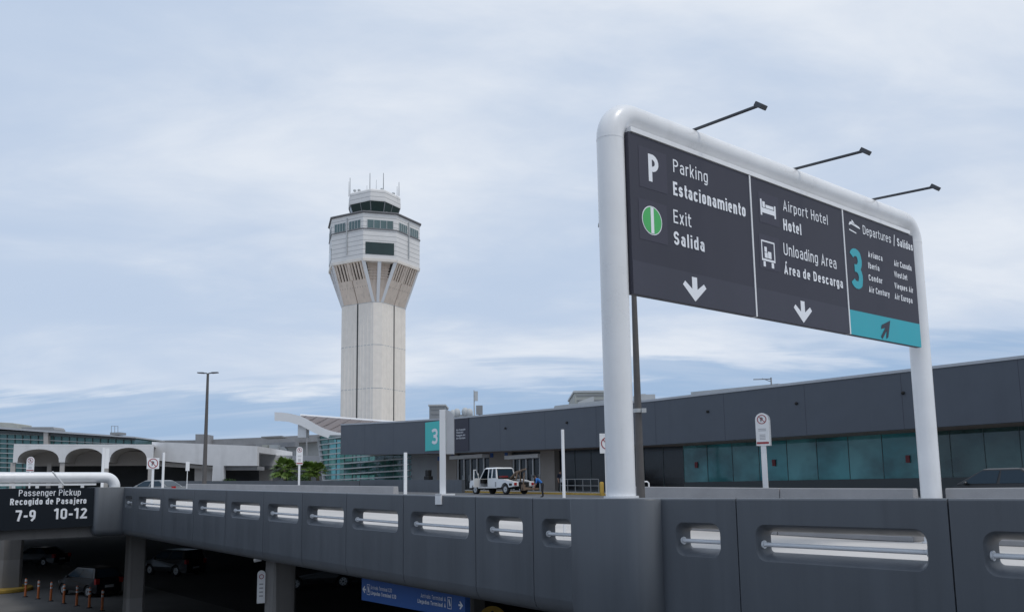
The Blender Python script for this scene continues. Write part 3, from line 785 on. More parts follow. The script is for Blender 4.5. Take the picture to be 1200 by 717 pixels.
tb = MB(); rects(tb, to, tw, th, [(0, .07, .22, 1), (.93, 1, .22, 1), (.07, .93, .94, 1), (.07, .93, .22, .30), (.1, .26, 0, .2), (.70, .88, 0, .2), (.22, .44, .34, .54), (.47, .72, .34, .6), (.22, .40, .56, .76)])
part('unloading_symbol', tb, 'letter', p2)
line(p3, 'Departures', pl, (1011, 274.5), (1044, 285.0), 264.3)
line(p3, '/', pl, (1046.9, 288), (1049, 288), 276)
line(p3, 'Salidas', pl, (1051.1, 288.0), (1069.6, 294.7), 278.7, True)
for s_, L_, R_, tt in (('Avianca', (1017, 301.5), (1033.9, 305.9), 294.6), ('Iberia', (1017.2, 314.2), (1030.4, 318), 307.4), ('Condor', (1017.8, 328.8), (1033.8, 332.3), 321.9), ('Air Century', (1018, 342.4), (1042.5, 348.2), 335.5),
                       ('Air Canada', (1047.4, 311.5), (1068, 317.6), 304.6), ('WestJet', (1047.7, 324.7), (1063, 328.5), 318.0), ('Vieques Air', (1048, 337.9), (1069.8, 343.3), 331.3), ('Air Europa', (1048.2, 350.4), (1069.1, 355.5), 343.8)):
    line(p3, s_, pl, L_, R_, tt, True)
t3 = MB()
# take-off symbol
po = pl.hit(994.6, 270); pw = pl.hit(1007.8, 270)[0] - po[0]; ph = pl.hit(994.6, 257)[1] - po[1]
for poly in ([(0, .62), (.08, .60), (.2, .72), (.95, .52), (1, .58), (.9, .70), (.25, .95), (.12, .93)], [(.3, .80), (.26, 1.12), (.36, 1.10), (.62, .72)], [(.02, .14), (.62, .0), (.62, .1), (.02, .26)]):
    flat(t3, pl, [(po[0] + x * pw, po[1] + (y - .1) * ph) for x, y in poly])
part('takeoff_symbol', t3, 'letter', p3)
b3 = MB(); letters_px(b3, '3', pl, (996.9, 336.6), (1012.6, 340.5), 290.0, True)
part('terminal_number', b3, 'teal', p3)
ar = MB(); tp = pl.hit(1042.8, 375.8); tl = pl.hit(1033, 395.6)
arrow(ar, pl, tp, math.atan2(tp[1] - tl[1], tp[0] - tl[0]), math.hypot(tp[0] - tl[0], tp[1] - tl[1]), 0.32, 0.009)
part('ramp_arrow', ar, 'sign_dark', p3)
tr = MB()
q = [(aL + 0.05, topz(aL) + .012), (aR - 0.15, topz(aR) + .012), (aR - 0.15, topz(aR) + .085), (aL + 0.05, topz(aL) + .085)]
tr.hexa([pl.pt(a, z, 0.02) for a, z in q], [pl.pt(a, z, -0.14) for a, z in q])
part('top_channel', tr, 'white', gs)
for dd in (d1, d2):
    dv = MB(); q = [(dd - .018, botz(dd)), (dd + .018, botz(dd)), (dd + .018, topz(dd) + .01), (dd - .018, topz(dd) + .01)]
    dv.hexa([pl.pt(a, z, 0.012) for a, z in q], [pl.pt(a, z, -0.108) for a, z in q]); part('divider', dv, 'white', gs)
bk = MB()
for aa in (aL + 0.6, (d1 + d2) / 2, aR - 0.9):
    for zz in (topz(aa) - 0.25, botz(aa) + 0.35):
        bk.hexa([pl.pt(aa - .05, zz - .05, -.10), pl.pt(aa + .05, zz - .05, -.10), pl.pt(aa + .05, zz + .05, -.10), pl.pt(aa - .05, zz + .05, -.10)],
                [pl.pt(aa - .05, zz - .05, -.20), pl.pt(aa + .05, zz - .05, -.20), pl.pt(aa + .05, zz + .05, -.20), pl.pt(aa - .05, zz + .05, -.20)])
for zz in (topz(aL) - 0.25, botz(aL) + 0.35):      # rails on the back of the panels, carried by the posts
    q = [(aL - 0.02, zz - .05), (aR - .1, zz - .05), (aR - .1, zz + .05), (aL - 0.02, zz + .05)]
    bk.hexa([pl.pt(a, z, -.103) for a, z in q], [pl.pt(a, z, -.17) for a, z in q])
part('back_rail', bk, 'palegrey', gs)
for (bx, by), (ex, ey) in (((808, 155), (888, 124.5)), ((926, 203), (1011, 177.5)), ((1018, 239), (1093, 219.5))):
    A = Ps(bx, by, S0)
    A = SN(S0, nof(A) - 0.0, ztc + rad - 0.02)
    # tip lies straight out from the beam
    best = None
    for k in range(40, 260):
        Lx = k / 100
        d_ = ray(ex, ey); q = CAM + d_ * ((S0 - Lx) / d_.dot(DV))
        e = abs(nof(q) - nof(A))
        if best is None or e < best[0]: best = (e, q)
    B = best[1]
    am = MB(); am.tube([A, A.lerp(B, 0.5), B], 0.026, 10)
    a_ = part('lamp_arm', am, 'lamp_black', gs)
    hd = MB(); dr = (B - A).normalized(); up = Vector((0, 0, 1)); sd = NV
    c = B + dr * 0.03
    f_ = (dr + up * -0.75).normalized(); u_ = f_.cross(sd).normalized()
    if u_.z < 0: u_ = -u_
    hd.hexa([c + sd * x * .075 + u_ * y * .038 - f_ * .05 for x, y in ((-1, -1), (1, -1), (1, 1), (-1, 1))], [c + sd * x * .075 + u_ * y * .038 + f_ * .10 for x, y in ((-1, -1), (1, -1), (1, 1), (-1, 1))])
    part('flood_lamp', hd, 'lamp_black', a_, bevel=0.01)

# ---- dark lamp pole behind the sign
lb = P(750.5, 566, 22.5); lb.z = zdeck(sof(lb))
lp_ = thing('lamp_post', 'tall weathered dark lamp pole standing right behind the left sign post', 'lamp post', lb)
mb = MB(); mb.tube([lb, lb + Vector((0, 0, 8.3))], [0.12, 0.055], 16); part('pole', mb, 'pole_brown', lp_)
mb = MB(); mb.box(lb.x - .18, lb.x + .18, lb.y - .18, lb.y + .18, lb.z, lb.z + .05); part('base_plate', mb, 'pole_brown', lp_)
mb = MB(); cz = P(747, 481, 22.5).z; mb.tube([Vector((lb.x, lb.y, cz - .05)), Vector((lb.x, lb.y, cz + .05))], 0.125, 12)
mb.box(lb.x + .08, lb.x + .2, lb.y - .15, lb.y - .05, cz - .06, cz + .05); part('clamp', mb, 'palegrey', lp_)
mb = MB(); zz = lb.z + 8.2
mb.box(lb.x - .5, lb.x + .5, lb.y - .04, lb.y + .04, zz, zz + .07); mb.box(lb.x + .35, lb.x + .9, lb.y - .13, lb.y + .13, zz, zz + .08); mb.box(lb.x - .9, lb.x - .35, lb.y - .13, lb.y + .13, zz, zz + .08)
part('lamp_head', mb, 'lamp_black', lp_)

# ================================================================== PASSENGER PICKUP SIGN
SQ = 33.6
ps = thing('pickup_sign', 'black hanging passenger pickup sign under a low white pipe, left edge', 'road sign', SN(SQ, 6, ztop(34) - 1.6))
nv = nof(Ps(134.5, 565, SQ + .3)); zpc = Ps(100, 559.2, SQ + .3).z
pts = [SN(SQ + .3, -8.0, zpc)]
rb = 0.35
for i in range(11):
    a = R(90 * i / 10); pts.append(SN(SQ + .3, nv - rb + rb * math.sin(a), zpc - rb + rb * math.cos(a)))
pts.append(SN(SQ + .3, nv, ztop(34) - 0.01))
mb = MB(); mb.tube(pts, 0.19, 24); part('pipe_frame', mb, 'white', ps)
pk = Plane(SN(SQ, 0, 0), NV, -DV)
n1_, zt_ = pk.hit(115, 571); zb_ = pk.hit(113, 616)[1]; zbl = pk.hit(0, 620)[1]
mb = MB(); q = [(-7.8, zbl - 0.25), (n1_, zb_), (n1_, zt_), (-7.8, zt_)]
mb.hexa([pk.pt(a, b, 0) for a, b in q], [pk.pt(a, b, -.12) for a, b in q])
pp = part('sign_panel', mb, 'pickup', ps)
line(pp, 'Passenger Pickup', pk, (21.8, 581), (94.5, 580.2), 573.4)
line(pp, 'Recogido de Pasajero', pk, (11.5, 591.6), (101.2, 589.6), 584, True)
line(pp, '7-9', pk, (17.6, 610.3), (41.6, 609.9), 597.4, True)
line(pp, '10-12', pk, (63, 608), (101.8, 607), 595.5, True)
mb = MB(); zr = pk.hit(100, 566)[1]
mb.sbox(SQ + .08, SQ + .16, -7.8, n1_ - .05, zr - .07, zr)
for k in range(12):
    a = n1_ - .5 - k * 0.72; mb.sbox(SQ + .08, SQ + .16, a - .05, a + .05, zt_ - 0.02, zr - .06)
part('hanger_rail', mb, 'white', ps)
mb = MB()
A_, B_ = pk.hit(60, 552.5), pk.hit(74, 568); mb.tube([pk.pt(*A_, .2), pk.pt(*B_, .1)], 0.03, 8); part('stay_rod', mb, 'white', ps)
# soffit edge beam under that sign
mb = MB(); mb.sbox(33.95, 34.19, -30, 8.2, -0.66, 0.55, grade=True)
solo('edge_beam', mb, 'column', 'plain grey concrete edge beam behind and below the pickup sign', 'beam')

# ================================================================== UPPER DECK FURNITURE
def barrier(label, s0, s1, n, h, group='low concrete barriers on the upper road'):
    mb = MB(); q = [(-.30, 0), (.30, 0), (.30, .10), (.17, .32), (.11, h), (-.11, h), (-.17, .32), (-.30, .10)]
    mb.loft([[SN(s0, n + a, zdeck(s0) + b) for a, b in q], [SN(s1, n + a, zdeck(s1) + b) for a, b in q]])
    return solo('concrete_barrier', mb, 'concrete', label, 'barrier', group, bevel=0.02)
nb = 18.5
barrier('low grey barrier behind the near left end, below the palms, long unbroken run', spx(464, nb), 56, nb, 1.05)
barrier('short low grey barrier just right of the left sign post', spx(917, nb) + .01, spx(741, nb), nb, 1.13)
barrier('low grey barrier ending at the left of the right sign post', spx(1073.5, nb), spx(917, nb) - .01, nb, 1.13)
barrier('low grey barrier right of the right sign post, in front of the black sedan', spx(1650, nb), spx(1111, nb), nb, 1.13)

# signs on posts, built facing -Y
def symbol(parent, px_, pz, r, yf):
    sp = Plane((0, yf, 0), (1, 0, 0), (0, -1, 0))
    mb = MB(); ring(mb, sp, px_, pz, r * .83, r, 0.004, 0)
    c = r * 0.95
    letters(mb, 'P', sp, px_ - c * .28, px_ + c * .28, pz - c * .48, c * .96, True, 0.004, 1)
    a = R(135); dx, dz = math.cos(a), math.sin(a); t_ = r * .07
    flat(mb, sp, [(px_ + dx * r * .85 - dz * t_, pz + dz * r * .85 + dx * t_), (px_ - dx * r * .85 - dz * t_, pz - dz * r * .85 + dx * t_), (px_ - dx * r * .85 + dz * t_, pz - dz * r * .85 - dx * t_), (px_ + dx * r * .85 + dz * t_, pz + dz * r * .85 - dx * t_)], 0.007, 0)
    part('no_parking_symbol', mb, ['red', 'ink'], parent, local=True)
def round_plate(x0, x1, z0, z1, y0, y1):
    r = (x1 - x0) / 2; cxx = (x0 + x1) / 2
    q = [(x0, z0), (x1, z0)] + [(cxx + r * math.cos(R(180 * i / 12)), z1 - r + r * math.sin(R(180 * i / 12))) for i in range(13)]
    mb = MB(); mb.prism([(a, y0, b) for a, b in q], (0, y1 - y0, 0)); return mb
def post_sign(label, loc, h, kind, pw, phh, rotz=0.0, post=0.045, depth=0.02, name='notice_sign', group=None, symb=True, txt=True):
    o = thing(name, label, 'sign', loc, rotz, group)
    mb = MB(); mb.box(-post, post, -post * .6, post * .6, 0, h - (0.05 if kind != 'post' else 0)); part('post', mb, 'white', o, local=True)
    if kind == 'post': return o
    y0 = -post * .6 - 0.003 - depth
    if kind == 'round': pm = round_plate(-pw / 2, pw / 2, h - phh, h, y0, y0 + depth)
    else: pm = MB(); pm.box(-pw / 2, pw / 2, y0, y0 + depth, h - phh, h)
    pp_ = part('sign_plate', pm, 'white', o, local=True, bevel=0.004)
    if symb: symbol(pp_, 0, h - (pw * .5 if kind == 'round' else phh / 2), pw * (.36 if kind == 'round' else .42), y0)
    if txt and kind == 'round':
        sp = Plane((0, y0, 0), (1, 0, 0), (0, -1, 0)); tm = MB()
        for k in range(2): flat(tm, sp, [(-pw * .3, h - phh * (.50 + .05 * k)), (pw * .3, h - phh * (.50 + .05 * k)), (pw * .3, h - phh * (.48 + .05 * k)), (-pw * .3, h - phh * (.48 + .05 * k))], 0.004, 0)
        for k in range(4): flat(tm, sp, [(-pw * .22, h - phh * (.68 + .045 * k)), (pw * .22, h - phh * (.68 + .045 * k)), (pw * .22, h - phh * (.66 + .045 * k)), (-pw * .22, h - phh * (.66 + .045 * k))], 0.004, 0)
        flat(tm, sp, [(-pw * .46, h - phh * .95), (pw * .46, h - phh * .95), (pw * .46, h - phh * .885), (-pw * .46, h - phh * .885)], 0.004, 1)
        part('small_print', tm, ['greytext', 'red'], pp_, local=True)
    return o
def on_deck(px, n):
    s = spx(px, n); return SN(s, n, zdeck(s))
def height_at(px, py, n): p_ = Pn(px, py, n); return p_.z - zdeck(sof(p_))
# large double-plate sign right of centre
n_ = 19.4
o = post_sign('white round topped no parking sign with a twin plate, before the teal glass', on_deck(898, n_), height_at(892, 484, n_), 'round', 0.34, 0.86, R(-27), 0.065, 0.02)
mb = round_plate(-.17, .17, height_at(892, 484, n_) - .86, height_at(892, 484, n_), .20, .22); part('rear_plate', mb, 'coping', o, local=True, bevel=0.004)
hh = height_at(892, 484, n_); mb = MB(); mb.box(-.165, .165, -.02, .2, hh - .855, hh - .17); part('plate_case', mb, 'coping', o, local=True)
# small sign half hidden behind the left sign post
post_sign('white square no parking sign half hidden by the left white sign post', on_deck(712, 14), height_at(709, 508, 14), 'square', 0.33, 0.45, R(14), 0.035)
post_sign('bare white post standing in front of the dark blue glass, beside the tow truck', on_deck(661, 14), height_at(660, 503, 14), 'post', 0, 0, R(30), 0.032, name='sign_post', group='edge-on white posts')
post_sign('short bare white post in front of the dark planter below the building corner', on_deck(475, 14), height_at(475, 530, 14), 'post', 0, 0, R(30), 0.045, name='sign_post', group='edge-on white posts')
post_sign('slim white no parking sign standing in front of the palms', on_deck(350, 19.4), height_at(350, 523.5, 19.4), 'round', 0.33, 0.93, R(20), 0.05)
post_sign('small pale sign on a thin post left of the far street lamp foot', on_deck(218.5, 16), height_at(218, 541, 16), 'square', 0.2, 0.5, R(25), 0.018, symb=False)
post_sign('square white no parking sign with red ring in front of the white vaults', on_deck(178, 12.5), height_at(178, 536.5, 12.5), 'square', 0.56, 0.52, R(8), 0.05)
post_sign('plain grey post right of the square no parking sign', on_deck(190, 13.2), height_at(190, 530, 13.2), 'post', 0, 0, R(40), 0.05, name='sign_post')
o = post_sign('white round topped sign seen above the pickup sign pipe, leftmost', P(34, 575, 46), 0.1, 'round', 0.36, 0.75, R(0), 0.03) if False else None
sp_ = P(35, 560, 42); sp_.z = zdeck(sof(sp_)); hh = P(35, 535, 42).z - sp_.z
post_sign('leftmost white round topped notice sign, standing behind the low white pipe', sp_, hh, 'round', 0.36, 0.72, R(6), 0.035)
sp_ = P(120, 560, 42); sp_.z = zdeck(sof(sp_)); hh = P(120, 524.5, 42).z - sp_.z
o = post_sign('tall grey post with an edge-on plate in front of the second vault', sp_, hh, 'post', 0, 0, R(35), 0.06, name='sign_post')
mb = MB(); mb.box(.07, .25, -.02, .02, hh - 1.0, hh - .02); part('sign_plate', mb, 'white', o, local=True)
# white sign bracketed on the parapet
n_ = 8.93
s_b = spx(519, n_); sp_ = SN(s_b, n_, ztop(s_b) + .002); hh = Pn(520, 480, n_).z - sp_.z
o = thing('parapet_sign', 'tall edge-on white sign bracketed to the parapet top, left of the tow truck', 'sign', sp_, R(0))
mb = MB(); mb.box(-.055, .055, -.05, .05, 0.0, hh); part('post', mb, 'white', o, local=True, bevel=0.006)
zb = Pn(527, 531, n_).z - sp_.z
for y0 in (.02, .20):
    q = [(.06, zb), (.20, zb), (.20, hh - .14), (.185, hh - .08), (.15, hh - .03), (.10, hh - .005), (.06, hh)]
    m_ = MB(); m_.prism([(a, y0, b_) for a, b_ in q], (0, .03, 0)); part('sign_plate', m_, 'coping', o, local=True)  # white plates in a grey tone: their shade is put into the colour
m_ = MB(); m_.box(.062, .185, .05, .20, zb + .01, hh - .12); part('plate_case', m_, 'palegrey', o, local=True)
Bk = MB(); sb = spx(515, NF); Bk.sbox(sb - .09, sb + .09, NF - .035, NF - .003, ztop(sb) - .16, ztop(sb) + .02); Bk.sbox(sb - .09, sb + .09, NF - .035, NF + .28, ztop(sb) + .002, ztop(sb) + .03)
part('bracket', Bk, 'white', o)

# street lamp on the deck, left
lq = P(239.3, 566, 62); lq.z = zdeck(sof(lq)); ht = P(242, 437.5, 62).z - lq.z
lm = thing('street_lamp', 'tall slim twin-headed street lamp in front of the white wall, left', 'street lamp', lq)
mb = MB(); mb.tube([(0, 0, 0), (0, 0, ht)], [0.17, 0.085], 14); part('pole', mb, 'pole_brown', lm, local=True)
for sg in (1, -1):
    mb = MB(); mb.hexa([(sg * .05, -.05, ht - .03), (sg * .3, -.06, ht), (sg * .3, .06, ht), (sg * .05, .05, ht - .03)], [(sg * .05, -.05, ht + .04), (sg * .3, -.06, ht + .07), (sg * .3, .06, ht + .07), (sg * .05, .05, ht + .04)])
    mb.hexa([(sg * .3, -.16, ht - .01), (sg * .75, -.16, ht + .03), (sg * .75, .16, ht + .03), (sg * .3, .16, ht - .01)], [(sg * .3, -.16, ht + .08), (sg * .75, -.14, ht + .09), (sg * .75, .14, ht + .09), (sg * .3, .16, ht + .08)])
    part('lamp_head', mb, 'lamp_black', lm, local=True)
mb = MB(); mb.box(-.3, .3, -.3, .3, 0, .06); part('base_plate', mb, 'pole_brown', lm, local=True)

# far dark parapet on the other side of the road, left
mb = MB()
A_, B_ = P(205, 571, 88), P(421, 571, 88)
za, zb2 = P(215, 563.2, 88).z, P(415, 563, 88).z
mb.hexa([(A_.x, 88, zdeck(60) - .3), (B_.x, 88, zdeck(60) - .3), (B_.x, 88.4, zdeck(60) - .3), (A_.x, 88.4, zdeck(60) - .3)], [(A_.x, 88, za), (B_.x, 88, zb2), (B_.x, 88.4, zb2), (A_.x, 88.4, za)])
solo('parapet_wall', mb, 'charcoal', 'far dark low wall running in front of the palms', 'parapet')
pn = 44.2
mb = MB(); sA, sB = spx(541, pn), spx(421, pn)
mb.sbox(sA, sB, pn, pn + .35, 0, 1.15, grade=True)
solo('planter_wall', mb, 'charcoal', 'dark charcoal low wall under the louvred glass, left of the doors', 'wall')

# railing by the doors, yellow bollard, hoops
rs0, rs1 = spx(702, 46.6), spx(657, 46.6)
rl = thing('hand_railing', 'thin grey railing on the pavement in front of the dark blue glass', 'railing', SN(rs0, 46.6, zdeck(rs0) + .15))
for k in range(6):
    mb = MB(); s = rs0 + (rs1 - rs0) * k / 5; mb.tube([SN(s, 46.6, zdeck(s) + .15), SN(s, 46.6, zdeck(s) + 1.2)], .03, 8); part('post', mb, 'midgrey', rl)
mb = MB()
for zz in (1.2, .7): mb.tube([SN(rs0, 46.6, zdeck(rs0) + zz), SN(rs1, 46.6, zdeck(rs1) + zz)], .03, 8)
part('rail', mb, 'midgrey', rl)
q = on_deck(705.5, 44.8); mb = MB(); mb.tube([q, q + Vector((0, 0, .95)), q + Vector((0, 0, 1.02))], [.16, .16, .1], 14)
solo('bollard', mb, 'yellow', 'yellow bollard just left of the left white sign post', 'bollard')
q0 = P(753, 571, 27); q1 = P(760.5, 571, 27); zt0 = P(757, 564, 27).z; zd0 = zdeck(sof(q0))
mb = MB(); mb.tube([(q0.x, 27, zd0), (q0.x, 27, zt0 - .05), (q0.x + .05, 27, zt0), (q1.x - .05, 27, zt0), (q1.x, 27, zt0 - .05), (q1.x, 27, zd0)], .022, 8)
solo('hoop_rail', mb, 'white', 'small white hoop rail at the foot of the dark lamp pole', 'rail')

# ================================================================== TERMINAL BUILDING
NFA, NGL = 47.1, 51.3
tb_ = thing('terminal_building', 'long low terminal with deep charcoal fascia over glass doors and dark glazing', 'building', SN(45, 55, zdeck(45)))
fpx = [(1560, None, None), (1200, 419.9, 493.7), (760, 470.7, 521.5), (711, 474.6, 523.2), (531, 491.0, 530.5), (470, 494.8, 532), (399.5, 498.2, 532.5)]
fv = []
for x, yt, yb in fpx:
    if yt is None: continue
    a, b = Pn(x, yt, NFA), Pn(x, yb, NFA); fv.append((sof(a), a.z, b.z))
fv.insert(0, (2.0, fv[0][1], fv[0][2]))
print('FASCIA', [(round(a, 1), round(b, 2), round(c, 2)) for a, b, c in fv])
def zlerp(s, k):
    for a, b in zip(fv[:-1], fv[1:]):
        if a[0] <= s <= b[0] + 1e-6: return a[k] + (b[k] - a[k]) * (s - a[0]) / (b[0] - a[0])
    return fv[-1][k] if s > fv[-1][0] else fv[0][k]
mb = MB()
mb.loft([[SN(s, NFA, zb), SN(s, NFA, zt), SN(s, NFA + .45, zt), SN(s, NFA + .45, zb)] for s, zt, zb in fv])
part('fascia', mb, 'fascia', tb_)
# panel seams on the fascia
mb = MB(); s = fv[0][0] + 3
while s < fv[-1][0] - 1:
    mb.hexa([SN(s, NFA - .004, zlerp(s, 2) + .02), SN(s + .025, NFA - .004, zlerp(s, 2) + .02), SN(s + .025, NFA + .02, zlerp(s, 2) + .02), SN(s, NFA + .02, zlerp(s, 2) + .02)],
            [SN(s, NFA - .004, zlerp(s, 1) - .02), SN(s + .025, NFA - .004, zlerp(s, 1) - .02), SN(s + .025, NFA + .02, zlerp(s, 1) - .02), SN(s, NFA + .02, zlerp(s, 1) - .02)])
    s += 6.1
part('fascia_joint', mb, 'sign_dark', tb_)
mb = MB(); mb.loft([[SN(s, NFA - .06, zt + .003), SN(s, NFA - .06, zt + .16), SN(s, NFA + .55, zt + .16), SN(s, NFA + .55, zt + .003)] for s, zt, zb in fv]); part('coping', mb, 'coping', tb_)
mb = MB(); mb.loft([[SN(s, NFA + .45, zt - .4), SN(s, NFA + .45, zt - .25), SN(s, 92, zt - .05), SN(s, 92, zt - .4)] for s, zt, zb in fv]); part('roof', mb, 'fargrey', tb_)
mb = MB(); mb.loft([[SN(s, NFA + .45, zb + .02), SN(s, NFA + .45, zb + .2), SN(s, 60, zb + .2), SN(s, 60, zb + .02)] for s, zt, zb in fv]); part('soffit', mb, 'soffit', tb_)
# left end return wall and rear
se = fv[-1][0]
mb = MB(); mb.hexa([SN(se - .4, NFA + .46, fv[-1][2]), SN(se, NFA + .46, fv[-1][2]), SN(se, 92, fv[-1][2]), SN(se - .4, 92, fv[-1][2])], [SN(se - .4, NFA + .46, fv[-1][1] - .02), SN(se, NFA + .46, fv[-1][1] - .02), SN(se, 92, fv[-1][1] - .02), SN(se - .4, 92, fv[-1][1] - .02)])
part('end_wall', mb, 'fascia', tb_)
mb = MB(); mb.sbox(2, se, 60, 60.3, 0.15, 6.2, grade=False)
part('interior_wall', mb, 'dark_room', tb_)
for a_, b_ in ((2.0, 2.3), (se - .32, se - .02)):
    mb = MB(); mb.sbox(a_, b_, NGL + .3, 59.9, zdeck(a_) + .15, zlerp(a_, 2)); part('side_wall', mb, 'dark_room', tb_)
def sgl(px): return sof(Pn(px, 560, NGL))
def gz(px, py): return Pn(px, py, NGL).z
def wallpart(name, x0, x1, zlo, m_, zhi=None, n0=NGL, th=.3, bev=0):
    s0, s1 = sgl(x1), sgl(x0)
    b = MB(); f0, f1 = (zlerp(s0, 2) + .02, zlerp(s1, 2) + .02) if zhi is None else (zhi, zhi)
    z0, z1 = (zlo(s0), zlo(s1)) if callable(zlo) else (zlo, zlo)
    qq = [(s0, n0), (s1, n0), (s1, n0 + th), (s0, n0 + th)]
    b.hexa([SN(qq[0][0], qq[0][1], z0), SN(qq[1][0], qq[1][1], z1), SN(qq[2][0], qq[2][1], z1), SN(qq[3][0], qq[3][1], z0)], [SN(qq[0][0], qq[0][1], f0), SN(qq[1][0], qq[1][1], f1), SN(qq[2][0], qq[2][1], f1), SN(qq[3][0], qq[3][1], f0)])
    return part(name, b, m_, tb_)
pav = lambda s: zdeck(s) + .15
wallpart('wall', 512, 535, pav, 'beige'); wallpart('wall', 573.5, 600, pav, 'beige'); wallpart('wall', 639.5, 656, pav, 'beige', n0=NGL - .6, th=.9)
wallpart('louvred_wall', 482, 512, pav, 'midgrey')
# dark strip of fascia at the head of the glazing
def glazing(x0, x1, m_, cols, base, name='window'):
    s0, s1 = sgl(x1), sgl(x0)
    for k in range(cols):
        sa, sb_ = s0 + (s1 - s0) * k / cols, s0 + (s1 - s0) * (k + 1) / cols
        mm = m_[k % len(m_)] if isinstance(m_, list) else m_
        b = MB(); b.add([SN(sa, NGL, base), SN(sb_, NGL, base), SN(sb_, NGL, zlerp(sb_, 2) + .02), SN(sa, NGL, zlerp(sa, 2) + .02)], [(0, 1, 2, 3)])
        wn_ = part(name, b, mm, tb_)
        fr = MB(); q4 = ((sa - .016, -.03), (sa + .016, -.03), (sa + .016, .05), (sa - .016, .05))
        fr.hexa([SN(a, NGL + d, base) for a, d in q4], [SN(a, NGL + d, zlerp(a, 2) + .02) for a, d in q4])
        part('mullion', fr, 'sealant', wn_)
zsill = gz(900, 563)
glazing(656, 802, 'glass_blue', 7, pav(sgl(740)) + .25)
glazing(802, 1079, ['glass_teal', 'glass_teal_pale'], 8, zsill)
glazing(1079, 1400, 'glass_green', 7, zsill)
wallpart('dark_plinth', 802, 1400, pav, 'mullion', zhi=zsill - .003, n0=NGL - .08, th=.3)
wallpart('dark_plinth', 656, 801.5, pav, 'mullion', zhi=pav(sgl(740)) + .24, n0=NGL - .08, th=.3)
# things seen through the teal glass: pale benches and red alarm boxes
for x, y in ((815.5, 544.5), (906.5, 542), (1063.5, 537.5)):
    c = Pn(x, y, NGL - .12); b = MB(); b.hexa([c + DV * a + Vector((0, 0, z)) for a, z in ((-.12, -.22), (.12, -.22), (.12, .22), (-.12, .22))], [c + NV * .1 + DV * a + Vector((0, 0, z)) for a, z in ((-.12, -.22), (.12, -.22), (.12, .22), (-.12, .22))])
    lb_ = {815.5: 'red wall box on the left end of the teal glass', 906.5: 'red wall box just right of the round topped sign', 1063.5: 'red wall box next to the right white sign post'}[x]
    solo('alarm_box', b, 'dimred', lb_, 'alarm box', 'red boxes on the teal glass')
# doors
def entrance(x0, x1):
    s0, s1 = sgl(x1), sgl(x0); z0 = pav(s0) ; zt = gz((x0 + x1) / 2, 537)
    b = MB(); b.add([SN(s0, NGL + .25, z0), SN(s1, NGL + .25, z0), SN(s1, NGL + .25, zlerp(s1, 2) + .02), SN(s0, NGL + .25, zlerp(s0, 2) + .02)], [(0, 1, 2, 3)])
    d = part('entrance_door', b, 'glass_blue', tb_)
    f_ = MB()
    for k in range(6):
        s = s0 + (s1 - s0) * k / 5; w_ = .09 if k in (0, 5) else .05
        f_.sbox(s - w_, s + w_, NGL + .12, NGL + .24, z0, zt)
    f_.sbox(s0, s1, NGL - .9, NGL + .245, zt, zt + .34)
    part('door_frame', f_, 'frame', d)
    h = MB(); h.sbox(s0, s1, NGL + .05, NGL + .27, zt + .322, zlerp(s0, 2) + .01); part('dark_head', h, 'mullion', d)
    for k in (1, 2, 3, 4):
        h = MB(); s = s0 + (s1 - s0) * k / 5; h.sbox(s + .1, s + .14, NGL + .03, NGL + .1, z0 + .9, z0 + 1.5); part('door_handle', h, 'palegrey', d)
entrance(535, 573.5); entrance(600, 639.5)
# small blue notices by the doors
for x, y, lb_ in ((514, 537, 'small blue notice on the wall left of the parapet sign'), (530, 535.5, 'small blue notice left of the first entrance'), (576, 533, 'small blue notice left on the wall between the entrances'), (593, 532.3, 'small blue notice right on the wall between the entrances')):
    c = Pn(x, y, NGL - .05); b = MB(); b.hexa([c + DV * a + Vector((0, 0, z)) for a, z in ((-.22, -.22), (.22, -.22), (.22, .22), (-.22, .22))], [c + NV * .045 + DV * a + Vector((0, 0, z)) for a, z in ((-.22, -.22), (.22, -.22), (.22, .22), (-.22, .22))])
    solo('notice_plate', b, 'blue', lb_, 'notice', 'blue notices by the entrances')
# small domes on the fascia
dl = {592: 'first small black dome on the fascia, above the tow truck', 664: 'small black dome on the fascia above the bare white post', 829: 'small black dome on the fascia left of the round topped sign', 933: 'small black dome on the fascia right of the round topped sign', 1058: 'small black dome on the fascia beside the right sign post'}
for x, y in ((592, 501.6), (664, 495), (829, 482), (933, 472.5), (1058, 460.3)):
    c = Pn(x, y, NFA - .06); b = MB(); b.ell(c, .1, .1, .1)
    solo('security_dome', b, 'black', dl[x], 'camera', 'black domes along the fascia')
# teal 3 sign and airline list on the fascia
pf = Plane(SN(0, NFA - .08, 0), -DV, -NV)
a0, b1 = pf.hit(498.2, 495); a1, b0 = pf.hit(522, 526.6)
o = thing('terminal_sign', 'square teal sign with a white 3 on the dark fascia', 'sign', pf.pt(a0, b0))
b = MB(); q = [(a0, b0), (a1, b0), (a1, b1), (a0, b1)]; b.hexa([pf.pt(x, y, 0) for x, y in q], [pf.pt(x, y, -.075) for x, y in q]); f3 = part('sign_face', b, 'teal_sign', o)
b = MB(); letters_px(b, '3', pf, (504.8, 520.5), (513.8, 520.0), 502.2, True, 0.01); part('terminal_number', b, 'letter', f3)
a0, b1 = pf.hit(531, 491.5); a1, b0 = pf.hit(549, 528)
o = thing('airline_list_sign', 'dark panel with four small white airline names, right of the teal 3 sign', 'sign', pf.pt(a0, b0))
b = MB(); q = [(a0, b0), (a1, b0), (a1, b1), (a0, b1)]; b.hexa([pf.pt(x, y, -.03) for x, y in q], [pf.pt(x, y, -.075) for x, y in q]); f4 = part('sign_face', b, 'sign_dark', o)
b = MB()
